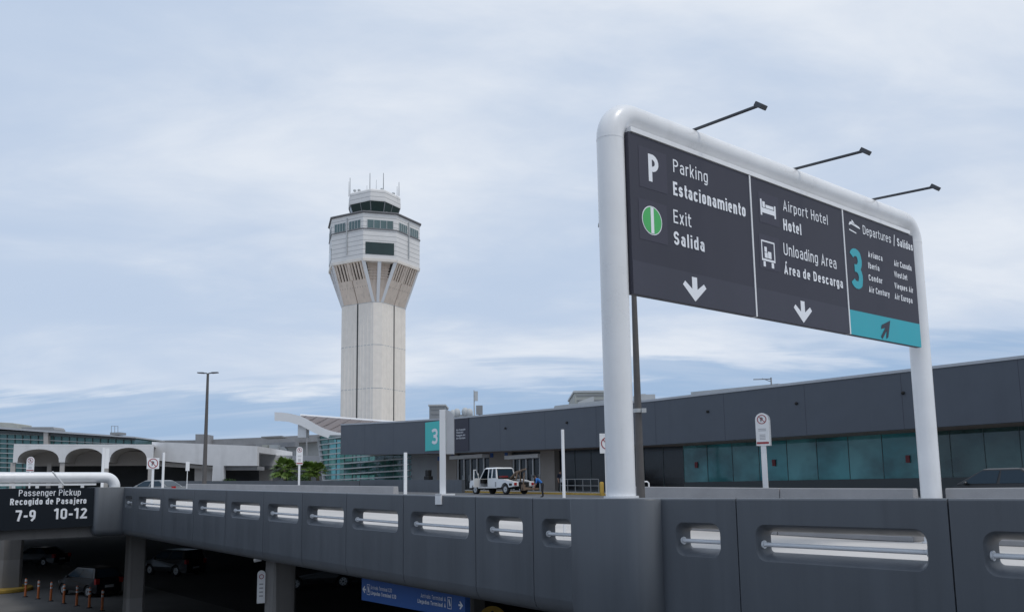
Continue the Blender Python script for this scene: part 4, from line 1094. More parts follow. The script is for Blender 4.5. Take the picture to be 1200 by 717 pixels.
for i, (t_, xr) in enumerate((('Air Canada', 545), ('WestJet', 542.5), ('Vieques Air', 545), ('Air Europa', 545))):
    line(f4, t_, pf, (534.5, 504.3 + i * 3.25), (xr, 504.2 + i * 3.25), 502.2 + i * 3.25, True, -.022)
# dark kiosk on the pavement
q = on_deck(501.5, 46.6); hk = 2.0
b = MB(); b.sbox(sof(q) - .45, sof(q) + .45, 46.4, 46.9, zdeck(sof(q)) + .15, zdeck(sof(q)) + 1.5); b.sbox(sof(q) - .3, sof(q) + .3, 46.45, 46.85, zdeck(sof(q)) + 1.5, zdeck(sof(q)) + 2.1)
solo('pay_kiosk', b, 'black', 'black upright kiosk on the pavement left of the parapet sign', 'kiosk', bevel=0.06)

# ---- roof equipment
def roofbox(name, label, x0, x1, yt, yb, Y, dep, m_='hvac', extra=None, cat='roof unit'):
    A, B = P(x0, yb, Y), P(x1, yt, Y)
    o = thing(name, label, cat, (A.x, Y, A.z))
    b = MB(); b.box(A.x, B.x, Y, Y + dep, A.z - 1.5, B.z); part('casing', b, m_, o, bevel=0.05)
    b = MB(); b.box(A.x - .1, B.x + .1, Y - .1, Y + dep + .1, B.z + .003, B.z + .18); part('cap', b, 'palegrey', o)
    b = MB(); k = int(max(2, (B.z - A.z) / .35))
    for i in range(k): z = A.z + (B.z - A.z) * (i + .3) / k; b.box(A.x + .2, B.x - .2, Y - .05, Y - .003, z, z + .12)
    part('louvre', b, 'midgrey', o)
    return o
roofbox('air_handler', 'pale boxy air handler on the roof above the teal 3 sign', 503, 521.5, 475.5, 487, 92, 4, 'midgrey')
b = MB(); A = P(532, 488, 92); 
for x, y in ((531, 485), (535.5, 483.5), (545, 482.5), (550, 483.5)):
    c = P(x, y, 92); b.ell(c, .38, .38, .5); 
B = P(554, 486, 92); b.box(A.x, B.x, 92, 94, A.z - 2, P(540, 485.5, 92).z)
solo('roof_vent', b, 'palegrey', 'cluster of rounded grey vents on the roof right of the airline list', 'roof unit')
A = P(556, 487, 88); o = thing('antenna_mast', 'thin antenna mast with a flag-like aerial on the terminal roof', 'antenna', A)
b = MB(); b.tube([A - Vector((0, 0, 1.5)), P(555.5, 457, 88)], [.09, .05], 8); part('mast', b, 'palegrey', o)
b = MB(); c = P(556, 464, 88); b.box(c.x, c.x + .35, 87.9, 88.1, c.z - .5, c.z + .5); part('aerial', b, 'palegrey', o)
A = P(562, 485, 86); b = MB(); t = P(562, 475, 86); b.tube([A - Vector((0, 0, 1.5)), t], .12, 8); b.box(t.x - .35, t.x + .3, 85.8, 86.3, t.z - .9, t.z)
solo('roof_vent', b, 'midgrey', 'small box on a stem next to the antenna mast', 'roof unit')
roofbox('plant_room', 'large beige green plant room on the roof left of the sign post', 673.5, 716, 459.5, 471.5, 76, 8, 'hvac')
b = MB(); c = P(681, 471, 74); 
b.hexa([c + Vector((-.6, 0, -1)), c + Vector((1.2, 0, -1)), c + Vector((1.2, 1, -1)), c + Vector((-.6, 1, -1))], [c + Vector((-.2, 0, .05)), c + Vector((1.1, 0, .5)), c + Vector((1.1, 1, .5)), c + Vector((-.2, 1, .05))])
solo('exhaust_hood', b, 'palegrey', 'slanted pale exhaust hood in front of the beige plant room', 'roof unit')
b = MB(); A, B = P(650, 476, 74), P(720, 471, 70); b.hexa([A + Vector((0, 0, -1)), B + Vector((0, 0, -1)), B + Vector((0, 1, -1)), A + Vector((0, 1, -1))], [A + Vector((0, 0, .05)), B + Vector((0, 0, .25)), B + Vector((0, 1, .25)), A + Vector((0, 1, .05))])
solo('roof_duct', b, 'palegrey', 'long low pale duct on the roof left of the sign post', 'duct')
b = MB(); A, B = P(741, 470, 70), P(768, 468, 68); b.box(A.x, B.x, 68, 69.5, A.z - 1, P(755, 463.5, 69).z); b.box(P(750, 463, 69).x, P(755, 463, 69).x, 68.2, 69, A.z, P(752, 462.6, 69).z)
solo('roof_duct', b, 'palegrey', 'low pale duct on the roof just right of the dark lamp pole', 'duct')
A, B = Pn(809.5, 461, 50), Pn(912, 450, 50)
b = MB(); b.hexa([A + Vector((0, 0, -.8)), B + Vector((0, 0, -.8)), B + NV * .5 + Vector((0, 0, -.8)), A + NV * .5 + Vector((0, 0, -.8))], [Pn(809.5, 459.2, 50), Pn(912, 449.2, 50), Pn(912, 449.2, 50) + NV * .5, Pn(809.5, 459.2, 50) + NV * .5])
solo('roof_upstand', b, 'palegrey', 'long thin pale upstand along the roof edge above the round topped sign', 'roof edge')
A = Pn(904, 453, 50); T = Pn(903.5, 442.2, 50); W_ = Pn(883, 444.5, 50)
o = thing('roof_davit', 'thin davit arm pointing left on the roof edge above the round topped sign', 'davit', A)
b = MB(); b.tube([A - Vector((0, 0, .5)), T], .05, 8); part('mast', b, 'midgrey', o)
b = MB(); b.tube([T + Vector((0, 0, -.1)), W_], .035, 8); b.tube([A.lerp(T, .55), T.lerp(W_, .5)], .025, 6); part('arm', b, 'midgrey', o)

# ================================================================== TOW TRUCK, CARS, PEOPLE
def wheel(par, x, y, r, w_, rimr=0.62):
    sg = 1 if y > 0 else -1
    b = MB(); y0, y1 = y, y - sg * w_
    prof = [(y0 - sg * .02, r * rimr), (y0, r * .80), (y0 - sg * .015, r * .95), (y0 - sg * .05, r), (y1 + sg * .05, r), (y1, r * .9), (y1, r * .3)]
    b.loft([[(x + rr * math.cos(2 * math.pi * k / 24), yy, r + rr * math.sin(2 * math.pi * k / 24)) for k in range(24)] for yy, rr in prof], True, False, True, 0, True)
    t_ = part('wheel', b, 'black', par, local=True)
    b = MB(); yi = y0 - sg * .03
    b.add([(x + r * rimr * math.cos(2 * math.pi * k / 24), yi - sg * .04, r + r * rimr * math.sin(2 * math.pi * k / 24)) for k in range(24)], [list(range(24))], 1)
    for k in range(7):
        a = 2 * math.pi * k / 7
        ca, sa = math.cos(a), math.sin(a); pa, pb = -sa * .045, ca * .045
        q = [(x + ca * .05 + pa, r + sa * .05 + pb), (x + ca * r * rimr + pa * 1.3, r + sa * r * rimr + pb * 1.3), (x + ca * r * rimr - pa * 1.3, r + sa * r * rimr - pb * 1.3), (x + ca * .05 - pa, r + sa * .05 - pb)]
        b.prism([(p_[0], yi, p_[1]) for p_ in q], (0, -sg * .02, 0), 0)
    b.loft([[(x + rr * math.cos(2 * math.pi * k / 24), yy, r + rr * math.sin(2 * math.pi * k / 24)) for k in range(24)] for yy, rr in ((y0 - sg * .02, r * rimr), (yi + sg * .012, r * rimr * .93), (yi - sg * .04, r * rimr * .9))], True, False, False, 0, True)
    part('rim', b, ['rim', 'black'], t_, local=True)
def arch(x, r, z, k=10):   # points over a wheel from front (+x) to rear
    return [(x + r * math.cos(R(180 * i / k)), z + r * math.sin(R(180 * i / k))) for i in range(k + 1)]
def car(name, label, loc, rotz, L, W, up_prof, gh_base, gh_roof, belt, roofz, paint, wb, wr=0.33, group=None, lights=True):
    """up_prof: hood and tail outline (x,z) front to rear; gh: greenhouse x ranges"""
    o = thing(name, label, 'car', loc, rotz, group)
    xf, xr = wb / 2, -wb / 2; zb = 0.24
    low = [(L / 2 - .1, zb)] + arch(xf, wr + .06, wr)[0:] + arch(xr, wr + .06, wr) + [(-L / 2 + .1, zb)]
    low = [p_ for p_ in low]
    poly = low + list(reversed(up_prof))
    poly = [(x, max(z, zb) if i < len(low) else z) for i, (x, z) in enumerate(poly)]
    b = MB()
    def yy(z, x):
        t = max(0, min(1, (z - .3) / (belt - .3))); y = W / 2 * (0.95 + .05 * math.sin(math.pi * (t * .8 + .15)))
        e = max(0, abs(x) - (L / 2 - .45)) / .45
        return y * (1 - .16 * e * e)
    loops = [[(x, sg * yy(z, x) * k, z) for x, z in poly] for sg, k in ((1, 1), (1, .9), (-1, .9), (-1, 1))]
    n = len(poly)
    v1, f1 = fill2d(poly, [])
    for sg in (1, -1): b.add([(x, sg * yy(z, x), z) for x, z in v1], f1)
    b.loft([[(x, sg * yy(z, x), z) for x, z in poly] for sg in (1, -1)], True, False, False, 0, False)
    part('body', b, paint, o, local=True, bevel=0.025)
    (b0, b1), (r0, r1) = gh_base, gh_roof
    yb_, yr_ = W / 2 * .95, W / 2 * .74
    base = [(b0, -yb_ * .92, belt), (b0, yb_ * .92, belt), (b1, yb_ * .92, belt), (b1, -yb_ * .92, belt)]
    base = [(b0 , -yb_ , belt), (b0, yb_, belt), (b1, yb_, belt), (b1, -yb_, belt)]
    top = [(r0, -yr_, roofz - .03), (r0, yr_, roofz - .03), (r1, yr_, roofz - .03), (r1, -yr_, roofz - .03)]
    b = MB(); b.loft([base, top, [(r0 - .15, -yr_ * .85, roofz), (r0 - .15, yr_ * .85, roofz), (r1 + .15, yr_ * .85, roofz), (r1 + .15, -yr_ * .85, roofz)]])
    part('roof', b, paint, o, local=True, bevel=0.03)
    def pane(A, B, C, D_, u0, u1, v0, v1, off):
        A, B, C, D_ = map(Vector, (A, B, C, D_))
        def q(u, v): return A.lerp(B, u).lerp(D_.lerp(C, u), v)
        nn = (B - A).cross(D_ - A).normalized()
        return [q(u, v) + nn * off for u, v in ((u0, v0), (u1, v0), (u1, v1), (u0, v1))]
    for sg in (1, -1):
        i0, i1 = (1, 2) if sg > 0 else (0, 3)
        A, B, C, D_ = base[i0], base[i1], top[i1], top[i0]
        for u0, u1 in ((.06, .47), (.51, .93)):
            w_ = MB(); q = pane(A, B, C, D_, u0, u1, .08, .9, 0)
            q = [p_ + Vector((0, sg * .012, .004)) for p_ in q]
            w_.add(q, [(0, 1, 2, 3)]); part('side_window', w_, 'carglass', o, local=True)
    w_ = MB(); q = pane(base[0], base[1], top[1], top[0], .08, .92, .06, .92, 0); w_.add([p_ + Vector((.015, 0, .01)) for p_ in q], [(0, 1, 2, 3)]); part('windscreen', w_, 'carglass', o, local=True)
    w_ = MB(); q = pane(base[3], base[2], top[2], top[3], .08, .92, .1, .9, 0); w_.add([p_ + Vector((-.015, 0, .01)) for p_ in q], [(0, 1, 2, 3)]); part('rear_window', w_, 'carglass', o, local=True)
    for x in (xf, xr):
        for sg in (1, -1): wheel(o, x, sg * (W / 2 - .015), wr, .2)
    for sg in (1, -1):
        tl_ = MB(); xt = -L / 2 + .02; tl_.box(xt - .03, xt + .16, sg * W * .33, sg * W * .452, belt - .28, belt + .02); part('tail_light', tl_, 'taillight', o, local=True)
        hl_ = MB(); hl_.box(L / 2 - .2, L / 2 - .03, sg * W * .28, sg * W * .425, .60, .74); part('headlight', hl_, 'headlight', o, local=True)
        mr_ = MB(); mr_.ell((b0 - .45, sg * (W / 2 + .06), belt + .06), .07, .1, .075); part('wing_mirror', mr_, paint, o, local=True)
    mb_ = MB(); mb_.box(-L / 2 - .004, -L / 2 + .02, -.26, .26, .52, .66); part('number_plate', mb_, 'palegrey', o, local=True)
    return o
def hatch(label, loc, rotz, paint='carblack', group=None):
    L = 3.9
    return car('parked_car', label, loc, rotz, L, 1.74, [(L / 2, .35), (L / 2, .62), (L / 2 - .25, .80), (1.05, .98), (-1.8, 1.02), (-L / 2 + .03, .96), (-L / 2, .6), (-L / 2, .35)], (1.15, -1.85), (.25, -1.55), 1.0, 1.58, paint, 2.5, .32, group)
def sedan(label, loc, rotz, paint='carblack', group=None):
    L = 4.75
    return car('parked_car', label, loc, rotz, L, 1.82, [(L / 2, .35), (L / 2, .60), (L / 2 - .25, .74), (1.2, .94), (-1.5, .99), (-L / 2 + .1, .98), (-L / 2, .65), (-L / 2, .35)], (1.25, -1.75), (.35, -1.0), .96, 1.44, paint, 2.75, .33, group)
def suv(label, loc, rotz, paint='cargrey', group=None):
    L = 4.6
    return car('parked_car', label, loc, rotz, L, 1.86, [(L / 2, .42), (L / 2, .78), (L / 2 - .25, .95), (1.1, 1.10), (-2.1, 1.14), (-L / 2 + .03, 1.1), (-L / 2, .7), (-L / 2, .42)], (1.15, -2.15), (.4, -1.95), 1.12, 1.74, paint, 2.7, .37, group)
gy = ROADROT
c_ = (Pzd(101, 701, LOW) + Pzd(71, 695.5, LOW)) / 2 + Vector((.70, .72, 0)) * .85
hatch('dark compact car with blue reflections coloured into its windows, parked in the shade behind the orange posts', (c_.x, c_.y, LOW), R(146), 'carblack')
c_ = Pzd(203, 673, LOW)
suv('dim dark vehicle under the deck right of the first column', (c_.x, c_.y, LOW), R(150))
c_ = Pzd(372, 688, LOW)
suv('dim dark vehicle under the deck right of the column with the notice plate', (c_.x, c_.y, LOW), R(20), 'carblack')
c_ = Pzd(46, 662, LOW)
sedan('barely visible dark car deep in the shade under the pickup sign', (c_.x, c_.y, LOW), R(160), 'cargrey')
sp_ = P(1176, 566, 31); s_ = sof(sp_); n_ = nof(sp_); L = 4.8
car('parked_car', 'black sedan at the right edge behind the low barrier, before the green glass', SN(s_, n_, zdeck(s_)), gy - R(4), L, 1.86,
    [(L / 2, .4), (L / 2, .68), (L / 2 - .25, .84), (1.2, 1.06), (-1.5, 1.12), (-L / 2 + .1, 1.1), (-L / 2, .7), (-L / 2, .4)], (1.3, -1.8), (.35, -.95), 1.08, 1.66, 'carblack', 2.8, .35)
sp_ = P(182, 568, 62); sp_.z = P(182, 562.5, 62).z - 1.44
sedan('grey sedan passing behind the square no parking sign, left', sp_, R(160), 'carsilver')

# ---- tow truck (x forward, y left)
tq = P(587, 577, 70); s_, n_ = sof(tq), nof(tq)
TT = thing('tow_truck', 'white tow truck with its driver door open at the kerb before the entrances', 'tow truck', SN(s_, n_, zdeck(s_)), ROADROT)
W2 = .98
def side_poly(poly, y0, y1, m_, name, bev=.03):
    b = MB(); v_, f_ = fill2d(poly, [])
    for y in (y0, y1): b.add([(x, y, z) for x, z in v_], f_)
    b.loft([[(x, y, z) for x, z in poly] for y in (y0, y1)], True, False, False)
    return part(name, b, m_, TT, local=True, bevel=bev)
# hood and front wings
side_poly([(2.95, .55), (2.95, .95), (2.8, 1.15), (1.62, 1.28), (1.62, .5), (1.75, .5)] + [(2.2 + .47 * math.cos(R(180 - 18 * i)), .42 + .47 * math.sin(R(180 - 18 * i))) for i in range(1, 10)] + [(2.7, .55)], W2, -W2, 'carwhite', 'hood')
# cab: floor sill, back half and roof (door opening left open)
b = MB()
b.box(-.72, 1.618, -W2, W2, .5, .62)
b.box(-.72, .50, -W2, W2, .622, 1.30)            # lower rear of cab
b.hexa([(-.72, -W2, 1.302), (.50, -W2, 1.302), (.50, -.90, 1.302), (-.72, -.90, 1.302)], [(-.55, -W2 * .9, 2.05), (.50, -W2 * .9, 2.05), (.50, -.80, 2.05), (-.55, -.80, 2.05)])
b.hexa([(.40, .85, 1.302), (.50, .85, 1.302), (.50, W2, 1.302), (.40, W2, 1.302)], [(.40, .8, 2.05), (.5, .8, 2.05), (.5, W2 * .9, 2.05), (.4, W2 * .9, 2.05)])
b.hexa([(-.10, .85, 1.302), (.02, .85, 1.302), (.02, W2, 1.302), (-.10, W2, 1.302)], [(-.10, .8, 2.05), (.02, .8, 2.05), (.02, W2 * .9, 2.05), (-.10, W2 * .9, 2.05)])
b.hexa([(-.72, .85, 1.302), (-.60, .85, 1.302), (-.60, W2, 1.302), (-.72, W2, 1.302)], [(-.55, .8, 2.05), (-.45, .8, 2.05), (-.45, W2 * .9, 2.05), (-.55, W2 * .9, 2.05)])
b.hexa([(1.50, .90, 1.25), (1.60, .90, 1.25), (1.60, W2, 1.25), (1.50, W2, 1.25)], [(.95, .82, 2.05), (1.05, .82, 2.05), (1.05, W2 * .9, 2.05), (.95, W2 * .9, 2.05)])
b.hexa([(1.50, -W2, 1.25), (1.60, -W2, 1.25), (1.60, -.9, 1.25), (1.50, -.9, 1.25)], [(.95, -W2 * .9, 2.05), (1.05, -W2 * .9, 2.05), (1.05, -.82, 2.05), (.95, -.82, 2.05)])
b.hexa([(-.57, -W2 * .9, 2.052), (1.05, -W2 * .9, 2.052), (1.05, W2 * .9, 2.052), (-.57, W2 * .9, 2.052)], [(-.45, -.75, 2.16), (.9, -.75, 2.16), (.9, .75, 2.16), (-.45, .75, 2.16)])
cab = part('cab', b, 'carwhite', TT, local=True, bevel=.02)
b = MB(); b.box(-.55, 1.55, -.88, .0, .63, 1.28); b.box(.0, .45, -.1, .8, .63, 1.6); b.box(1.2, 1.6, -.88, .88, .9, 1.24)
part('cab_interior', b, 'black', TT, local=True)
for x0, x1 in ((.03, .39), (-.58, -.11)):
    b = MB(); b.add([(x0, W2 - .03, 1.32), (x1, W2 - .03, 1.32), (x1, W2 * .9 - .03, 2.0), (x0, W2 * .9 - .03, 2.0)], [(0, 1, 2, 3)]); part('side_window', b, 'carglass', TT, local=True)
b = MB(); b.add([(1.57, -.88, 1.27), (1.57, .88, 1.27), (1.02, .8, 2.03), (1.02, -.8, 2.03)], [(0, 1, 2, 3)]); part('windscreen', b, 'carglass', TT, local=True)
b = MB(); b.add([(-.73, -.8, 1.4), (-.73, .8, 1.4), (-.575, .75, 2.0), (-.575, -.75, 2.0)], [(0, 1, 2, 3)]); part('rear_window', b, 'carglass', TT, local=True)
# open driver door, hinged at the front pillar, swung out
def door_pt(u, z): a = R(62); return (1.56 - u * math.cos(a), W2 + .02 + u * math.sin(a), z)
b = MB(); prof = [(0, .6), (1.05, .6), (1.05, 1.3), (1.0, 2.02), (.62, 2.02), (0, 1.3)]
inn = [(.12, 1.32), (.95, 1.32), (.92, 1.94), (.62, 1.94)]
v_, f_ = fill2d(prof, [inn]); b.add([door_pt(u, z) for u, z in v_], f_)
nrm = Vector((math.sin(R(62)), math.cos(R(62)), 0)) * .07
b.add([Vector(door_pt(u, z)) + nrm for u, z in v_], f_)
b.loft([[door_pt(u, z) for u, z in prof], [Vector(door_pt(u, z)) + nrm for u, z in prof]], True, False, False); b.loft([[door_pt(u, z) for u, z in inn], [Vector(door_pt(u, z)) + nrm for u, z in inn]], True, False, False)
dr_ = part('door', b, 'carwhite', TT, local=True)
b = MB(); b.add([Vector(door_pt(u, z)) + nrm * .5 for u, z in inn], [(0, 1, 2, 3)]); part('door_window', b, 'carglass', dr_, local=True)
b = MB(); c = door_pt(.1, 1.45); b.box(c[0] - .02, c[0] + .2, c[1] + .05, c[1] + .35, 1.35, 1.72); part('wing_mirror', b, 'carwhite', TT, local=True)
# tow body
body = [(-.76, .55), (-.76, 1.22), (-1.6, 1.20), (-2.35, 1.05), (-2.95, .98), (-2.95, .62), (-2.45, .55)] + [(-1.85 + .50 * math.cos(R(180 - 18 * i)), .42 + .50 * math.sin(R(180 - 18 * i))) for i in range(1, 10)] + [(-1.3, .55)]
side_poly(body, W2 + .08, .55, 'carwhite', 'tow_body'); side_poly(body, -W2 - .08, -.55, 'carwhite', 'tow_body')
b = MB(); b.box(-2.9, -.8, -.548, .548, .6, .95); b.box(-2.95, 2.7, -.4, .4, .42, .58); part('chassis', b, 'black', TT, local=True)
b = MB(); b.box(-2.75, -2.4, W2 + .083, W2 + .1, .68, .86); part('side_recess', b, 'black', TT, local=True)
b = MB(); b.box(-.74, -.5, W2 + .003, W2 + .02, .62, 1.0); part('side_decal', b, 'greytext', TT, local=True)
b = MB(); b.box(-1.3, -.8, -.9, .9, 1.225, 1.34); part('tool_tray', b, 'black', TT, local=True)
b = MB(); b.box(-1.35, -.95, .3, .95, 1.342, 1.47); part('light_bar', b, 'dimred', TT, local=True)
b = MB(); b.tube([(-1.0, 0, 1.0), (-2.0, 0, 1.7), (-3.2, 0, 1.95)], [.13, .11, .08], 8); b.tube([(-2.2, .3, .9), (-2.3, .1, 1.75)], .06, 8); b.tube([(-2.2, -.3, .9), (-2.3, -.1, 1.75)], .06, 8)
part('boom', b, 'rust', TT, local=True)
b = MB(); b.tube([(-3.0, 0, .45), (-3.7, 0, .4)], .09, 8); b.box(-3.8, -3.65, -.8, .8, .33, .48); b.tube([(-3.1, .25, .4), (-3.25, .2, 1.7)], .06, 8); b.box(-3.85, -3.55, .6, .8, .3, .75)
part('wheel_lift', b, 'rust', TT, local=True)
for x, y in ((2.2, 1), (2.2, -1), (-1.85, 1), (-1.85, -1)): wheel(TT, x, y * (W2 + (.06 if x < 0 else 0)), .40, .26, .58)
for sg in (1, -1):
    b = MB(); b.box(2.9, 2.97, sg * .6, sg * .9, .78, .95); part('headlight', b, 'headlight', TT, local=True)
    b = MB(); b.box(-2.99, -2.953, sg * .75, sg * 1.0, .7, .9); part('tail_light', b, 'taillight', TT, local=True)
b = MB(); b.box(2.9, 3.05, -.95, .95, .42, .62); part('bumper', b, 'black', TT, local=True)

# ---- people
def person(label, loc, rotz, J, bones, hair_c=None, hr=0.115):
    o = thing('person', label, 'person', loc, rotz)
    names = list(J.keys())
    me = bpy.data.meshes.new('body'); me.from_pydata([J[k][:3] for k in names], [(names.index(a), names.index(b_)) for a, b_, _ in bones], [])
    ob = bpy.data.objects.new('body_tmp', me); COL.objects.link(ob)
    sk = ob.modifiers.new('skin', 'SKIN'); sk.use_smooth_shade = True
    ss = ob.modifiers.new('sub', 'SUBSURF'); ss.levels = 1; ss.render_levels = 1
    for i, k in enumerate(names):
        r = J[k][3]; d = me.skin_vertices[0].data[i]
        d.radius = r if isinstance(r, tuple) else (r, r); d.use_root = (k == 'pelvis')
    dg = bpy.context.evaluated_depsgraph_get()
    m2 = bpy.data.meshes.new_from_object(ob.evaluated_get(dg))
    bpy.data.objects.remove(ob)
    ms = []
    for _, _, m_ in bones:
        if m_ not in ms: ms.append(m_)
    for m_ in ms: m2.materials.append(M[m_])
    for p_ in m2.polygons:
        c = p_.center; best = None
        for a, b_, m_ in bones:
            A, B = Vector(J[a][:3]), Vector(J[b_][:3]); t = max(0, min(1, (c - A).dot(B - A) / max(1e-6, (B - A).length_squared)))
            e = (c - A.lerp(B, t)).length
            if best is None or e < best[0]: best = (e, m_)
        p_.material_index = ms.index(best[1]); p_.use_smooth = True
    m2.name = 'body'
    bo = bpy.data.objects.new('body', m2); COL.objects.link(bo); bo.parent = o; ROOT[bo.name] = ROOT[o.name]
    h = Vector(J['head'][:3]); hm = MB(); t = Vector(J['crown'][:3]); ax = (t - h).normalized()
    c = h.lerp(t, .62); hm.ell(c, hr, hr, hr * .85, 0, 14, 8); part('hair', hm, 'hair', bo, local=True)
    return o
def hand_bones(J, bones, side, wrist, d, skin='skin'):
    w_ = Vector(J[wrist][:3]); d = Vector(d).normalized(); sx = d.cross(Vector((0, 1, 0)));
    sx = Vector((1, 0, 0)) if sx.length < .1 else sx.normalized()
    k = side + 'palm'; p_ = w_ + d * .08; J[k] = (*p_, (.042, .026)); bones.append((wrist, k, skin))
    for i, (off, ln) in enumerate(((-.034, .075), (-.011, .088), (.012, .083), (.034, .062))):
        a = p_ + d * .035 + sx * off; e = a + d * ln; kk = f'{side}f{i}'; J[kk + 'a'] = (*a, .011); J[kk + 'b'] = (*e, .008); bones.append((k, kk + 'a', skin)); bones.append((kk + 'a', kk + 'b', skin))
    e = w_ + d * .07 + sx * -.075; J[side + 'th'] = (*e, .010); bones.append((k, side + 'th', skin))
def figure(bend):
    """x forward, z up; bend = list of torso angle etc."""
    J = {}; sh = math.sin(R(bend)); ch = math.cos(R(bend))
    J['pelvis'] = (0, 0, .95, (.15, .12))
    def T(l, y=0): return (l * sh, y, .95 + l * ch)
    J['waist'] = (*T(.16), (.145, .11)); J['chest'] = (*T(.36), (.175, .125)); J['neck0'] = (*T(.50), (.10, .085)); J['neck'] = (*T(.58), .055)
    hb = bend * .75; h0 = Vector(T(.58)); hd_ = Vector((math.sin(R(hb)), 0, math.cos(R(hb))))
    J['head'] = (*(h0 + hd_ * .10), (.08, .09)); J['crown'] = (*(h0 + hd_ * .22), (.075, .085))
    bones = [('pelvis', 'waist', 'TOP'), ('waist', 'chest', 'TOP'), ('chest', 'neck0', 'TOP'), ('neck0', 'neck', 'skin'), ('neck', 'head', 'skin'), ('head', 'crown', 'skin')]
    for sg, k in ((1, 'l'), (-1, 'r')):
        J[k + 'hip'] = (0, sg * .10, .88, .098); J[k + 'knee'] = (.03, sg * .12, .50, .068); J[k + 'ank'] = (-.02, sg * .13, .09, .045); J[k + 'toe'] = (.16, sg * .14, .045, .04)
        bones += [('pelvis', k + 'hip', 'BOT'), (k + 'hip', k + 'knee', 'BOT'), (k + 'knee', k + 'ank', 'BOT'), (k + 'ank', k + 'toe', 'black')]
        J[k + 'sh'] = (*T(.47, sg * .19), .066); bones.append(('neck0', k + 'sh', 'TOP'))
    return J, bones, T
J, bones, T = figure(52)
for sg, k in ((1, 'l'), (-1, 'r')):
    s0 = Vector(J[k + 'sh'][:3]); e_ = s0 + Vector((.06, sg * .05, -.27)); w_ = e_ + Vector((.12, -sg * .03, -.20))
    J[k + 'el'] = (*e_, .045); J[k + 'wr'] = (*w_, .03); bones += [(k + 'sh', k + 'el', 'TOP'), (k + 'el', k + 'wr', 'skin')]
    hand_bones(J, bones, k, k + 'wr', (.4, 0, -.9))
bb = [(a, b_, {'TOP': 'shirt', 'BOT': 'trousers'}.get(m_, m_)) for a, b_, m_ in bones]
wp = P(636, 577, 59); wp.z = zdeck(sof(wp))
person('person in a blue shirt and black trousers bending over behind the tow truck', wp, R(172), J, bb)
J, bones, T = figure(3)
for sg, k in ((1, 'l'), (-1, 'r')):
    s0 = Vector(J[k + 'sh'][:3]); e_ = s0 + Vector((-.02, sg * .06, -.29)); w_ = e_ + Vector((.10 if sg > 0 else .16, sg * .0, -.22 if sg < 0 else -.24))
    J[k + 'el'] = (*e_, .043); J[k + 'wr'] = (*w_, .029); bones += [(k + 'sh', k + 'el', 'TOP'), (k + 'el', k + 'wr', 'skin')]
    hand_bones(J, bones, k, k + 'wr', (.25, 0, -.95))
bb = [(a, b_, {'TOP': 'navy', 'BOT': 'trousers'}.get(m_, m_)) for a, b_, m_ in bones]
wp = Pn(656.5, 572, 47.6); wp.z = zdeck(sof(wp)) + .15
pe = person('person in dark clothes with a white bag on the pavement beside the bare white post', wp, R(-60), J, bb)
b = MB(); b.box(-.06, .06, -.17, .17, .0, .30); b.tube([(0, -.1, .3), (0, -.08, .42), (0, .08, .42), (0, .1, .3)], .012, 6)
lb_ = wp + Vector((.16, -.24, .80)); solo('hand_bag', b, 'reflect', 'small white bag held by the person in dark clothes', 'bag', loc=lb_, rotz=R(-60), local=True)

# ================================================================== UNDER THE DECK
for i, (x, y) in enumerate(((29.5, 699), (44.5, 701.5), (59.3, 704), (74.5, 707), (89.7, 709.7), (104.5, 712), (119.5, 715.5))):
    c = Pzd(x, y, LOW + .004)
    if i == 0:
        dl0 = thing('delineator_post', '', 'delineator', c, 0, 'orange delineator posts on the lower road')
        b = MB(); b.tube([(0, 0, .04), (0, 0, .95), (0, 0, 1.0)], [.06, .055, .035], 14); part('post', b, 'orange', dl0, local=True)
        b = MB(); b.tube([(0, 0, .66), (0, 0, .75)], .061, 14); part('reflective_band', b, 'reflect', dl0, local=True); b = MB(); b.tube([(0, 0, .84), (0, 0, .95)], .06, 14); part('reflective_band', b, 'reflect', dl0, local=True)
        b = MB(); b.tube([(0, 0, 0), (0, 0, .045)], [.16, .11], 16); part('foot', b, 'black', dl0, local=True)
        dd = dl0
    else: dd = dup(dl0, c, 0)
    dd['label'] = ['orange post nearest the yellow kerbed island', 'second orange post counting from the yellow kerbed island', 'third orange post from the island, just left of the compact car', 'orange post in front of the front wheel of the compact car', 'middle orange post in front of the compact car doors', 'orange post in front of the rear wheel of the compact car', 'orange post nearest the first concrete column'][i]
# blue hanging arrivals sign
nbz = 9.75
bp = Plane(SN(0, nbz, 0), -DV, -NV)
a0, zt = bp.hit(424, 677.5); _, zb = bp.hit(424, 702.5); a1, zt1 = bp.hit(545, 700)
o = thing('hanging_sign', 'blue arrivals sign hanging below the parapet with white arrows at both ends', 'sign', bp.pt((a0 + a1) / 2, zb))
q = [(a0, zb), (a1, zb), (a1, zt + .12), (a0, zt + .12)]
b = MB(); b.hexa([bp.pt(x, y, 0) for x, y in q], [bp.pt(x, y, -.12) for x, y in q]); fb = part('sign_face', b, 'blue', o)
b = MB()
hw = zt - zb; print('BLUE', a0, a1, zt, zb)
LW = a1 - a0
for (t_, u0, u1, v0, bold) in (('Arrivals Terminal C/D', .105, .33, .58, False), ('Llegadas Terminal C/D', .105, .375, .33, True), ('Arrivals Terminal A', .615, .84, .58, False), ('Llegadas Terminal A', .585, .84, .33, True)):
    b_ = MB(); letters(b_, t_, bp, a0 + u0 * LW, a0 + u1 * LW, zb + v0 * hw, hw * .17, bold, .006); part('lettering', b_, 'letter', fb)
arrow(b, bp, (a0 + .012 * LW, zb + hw * .52), R(180), LW * .038, hw * .34)
arrow(b, bp, (a0 + .985 * LW, zb + hw * .52), 0, LW * .038, hw * .34)
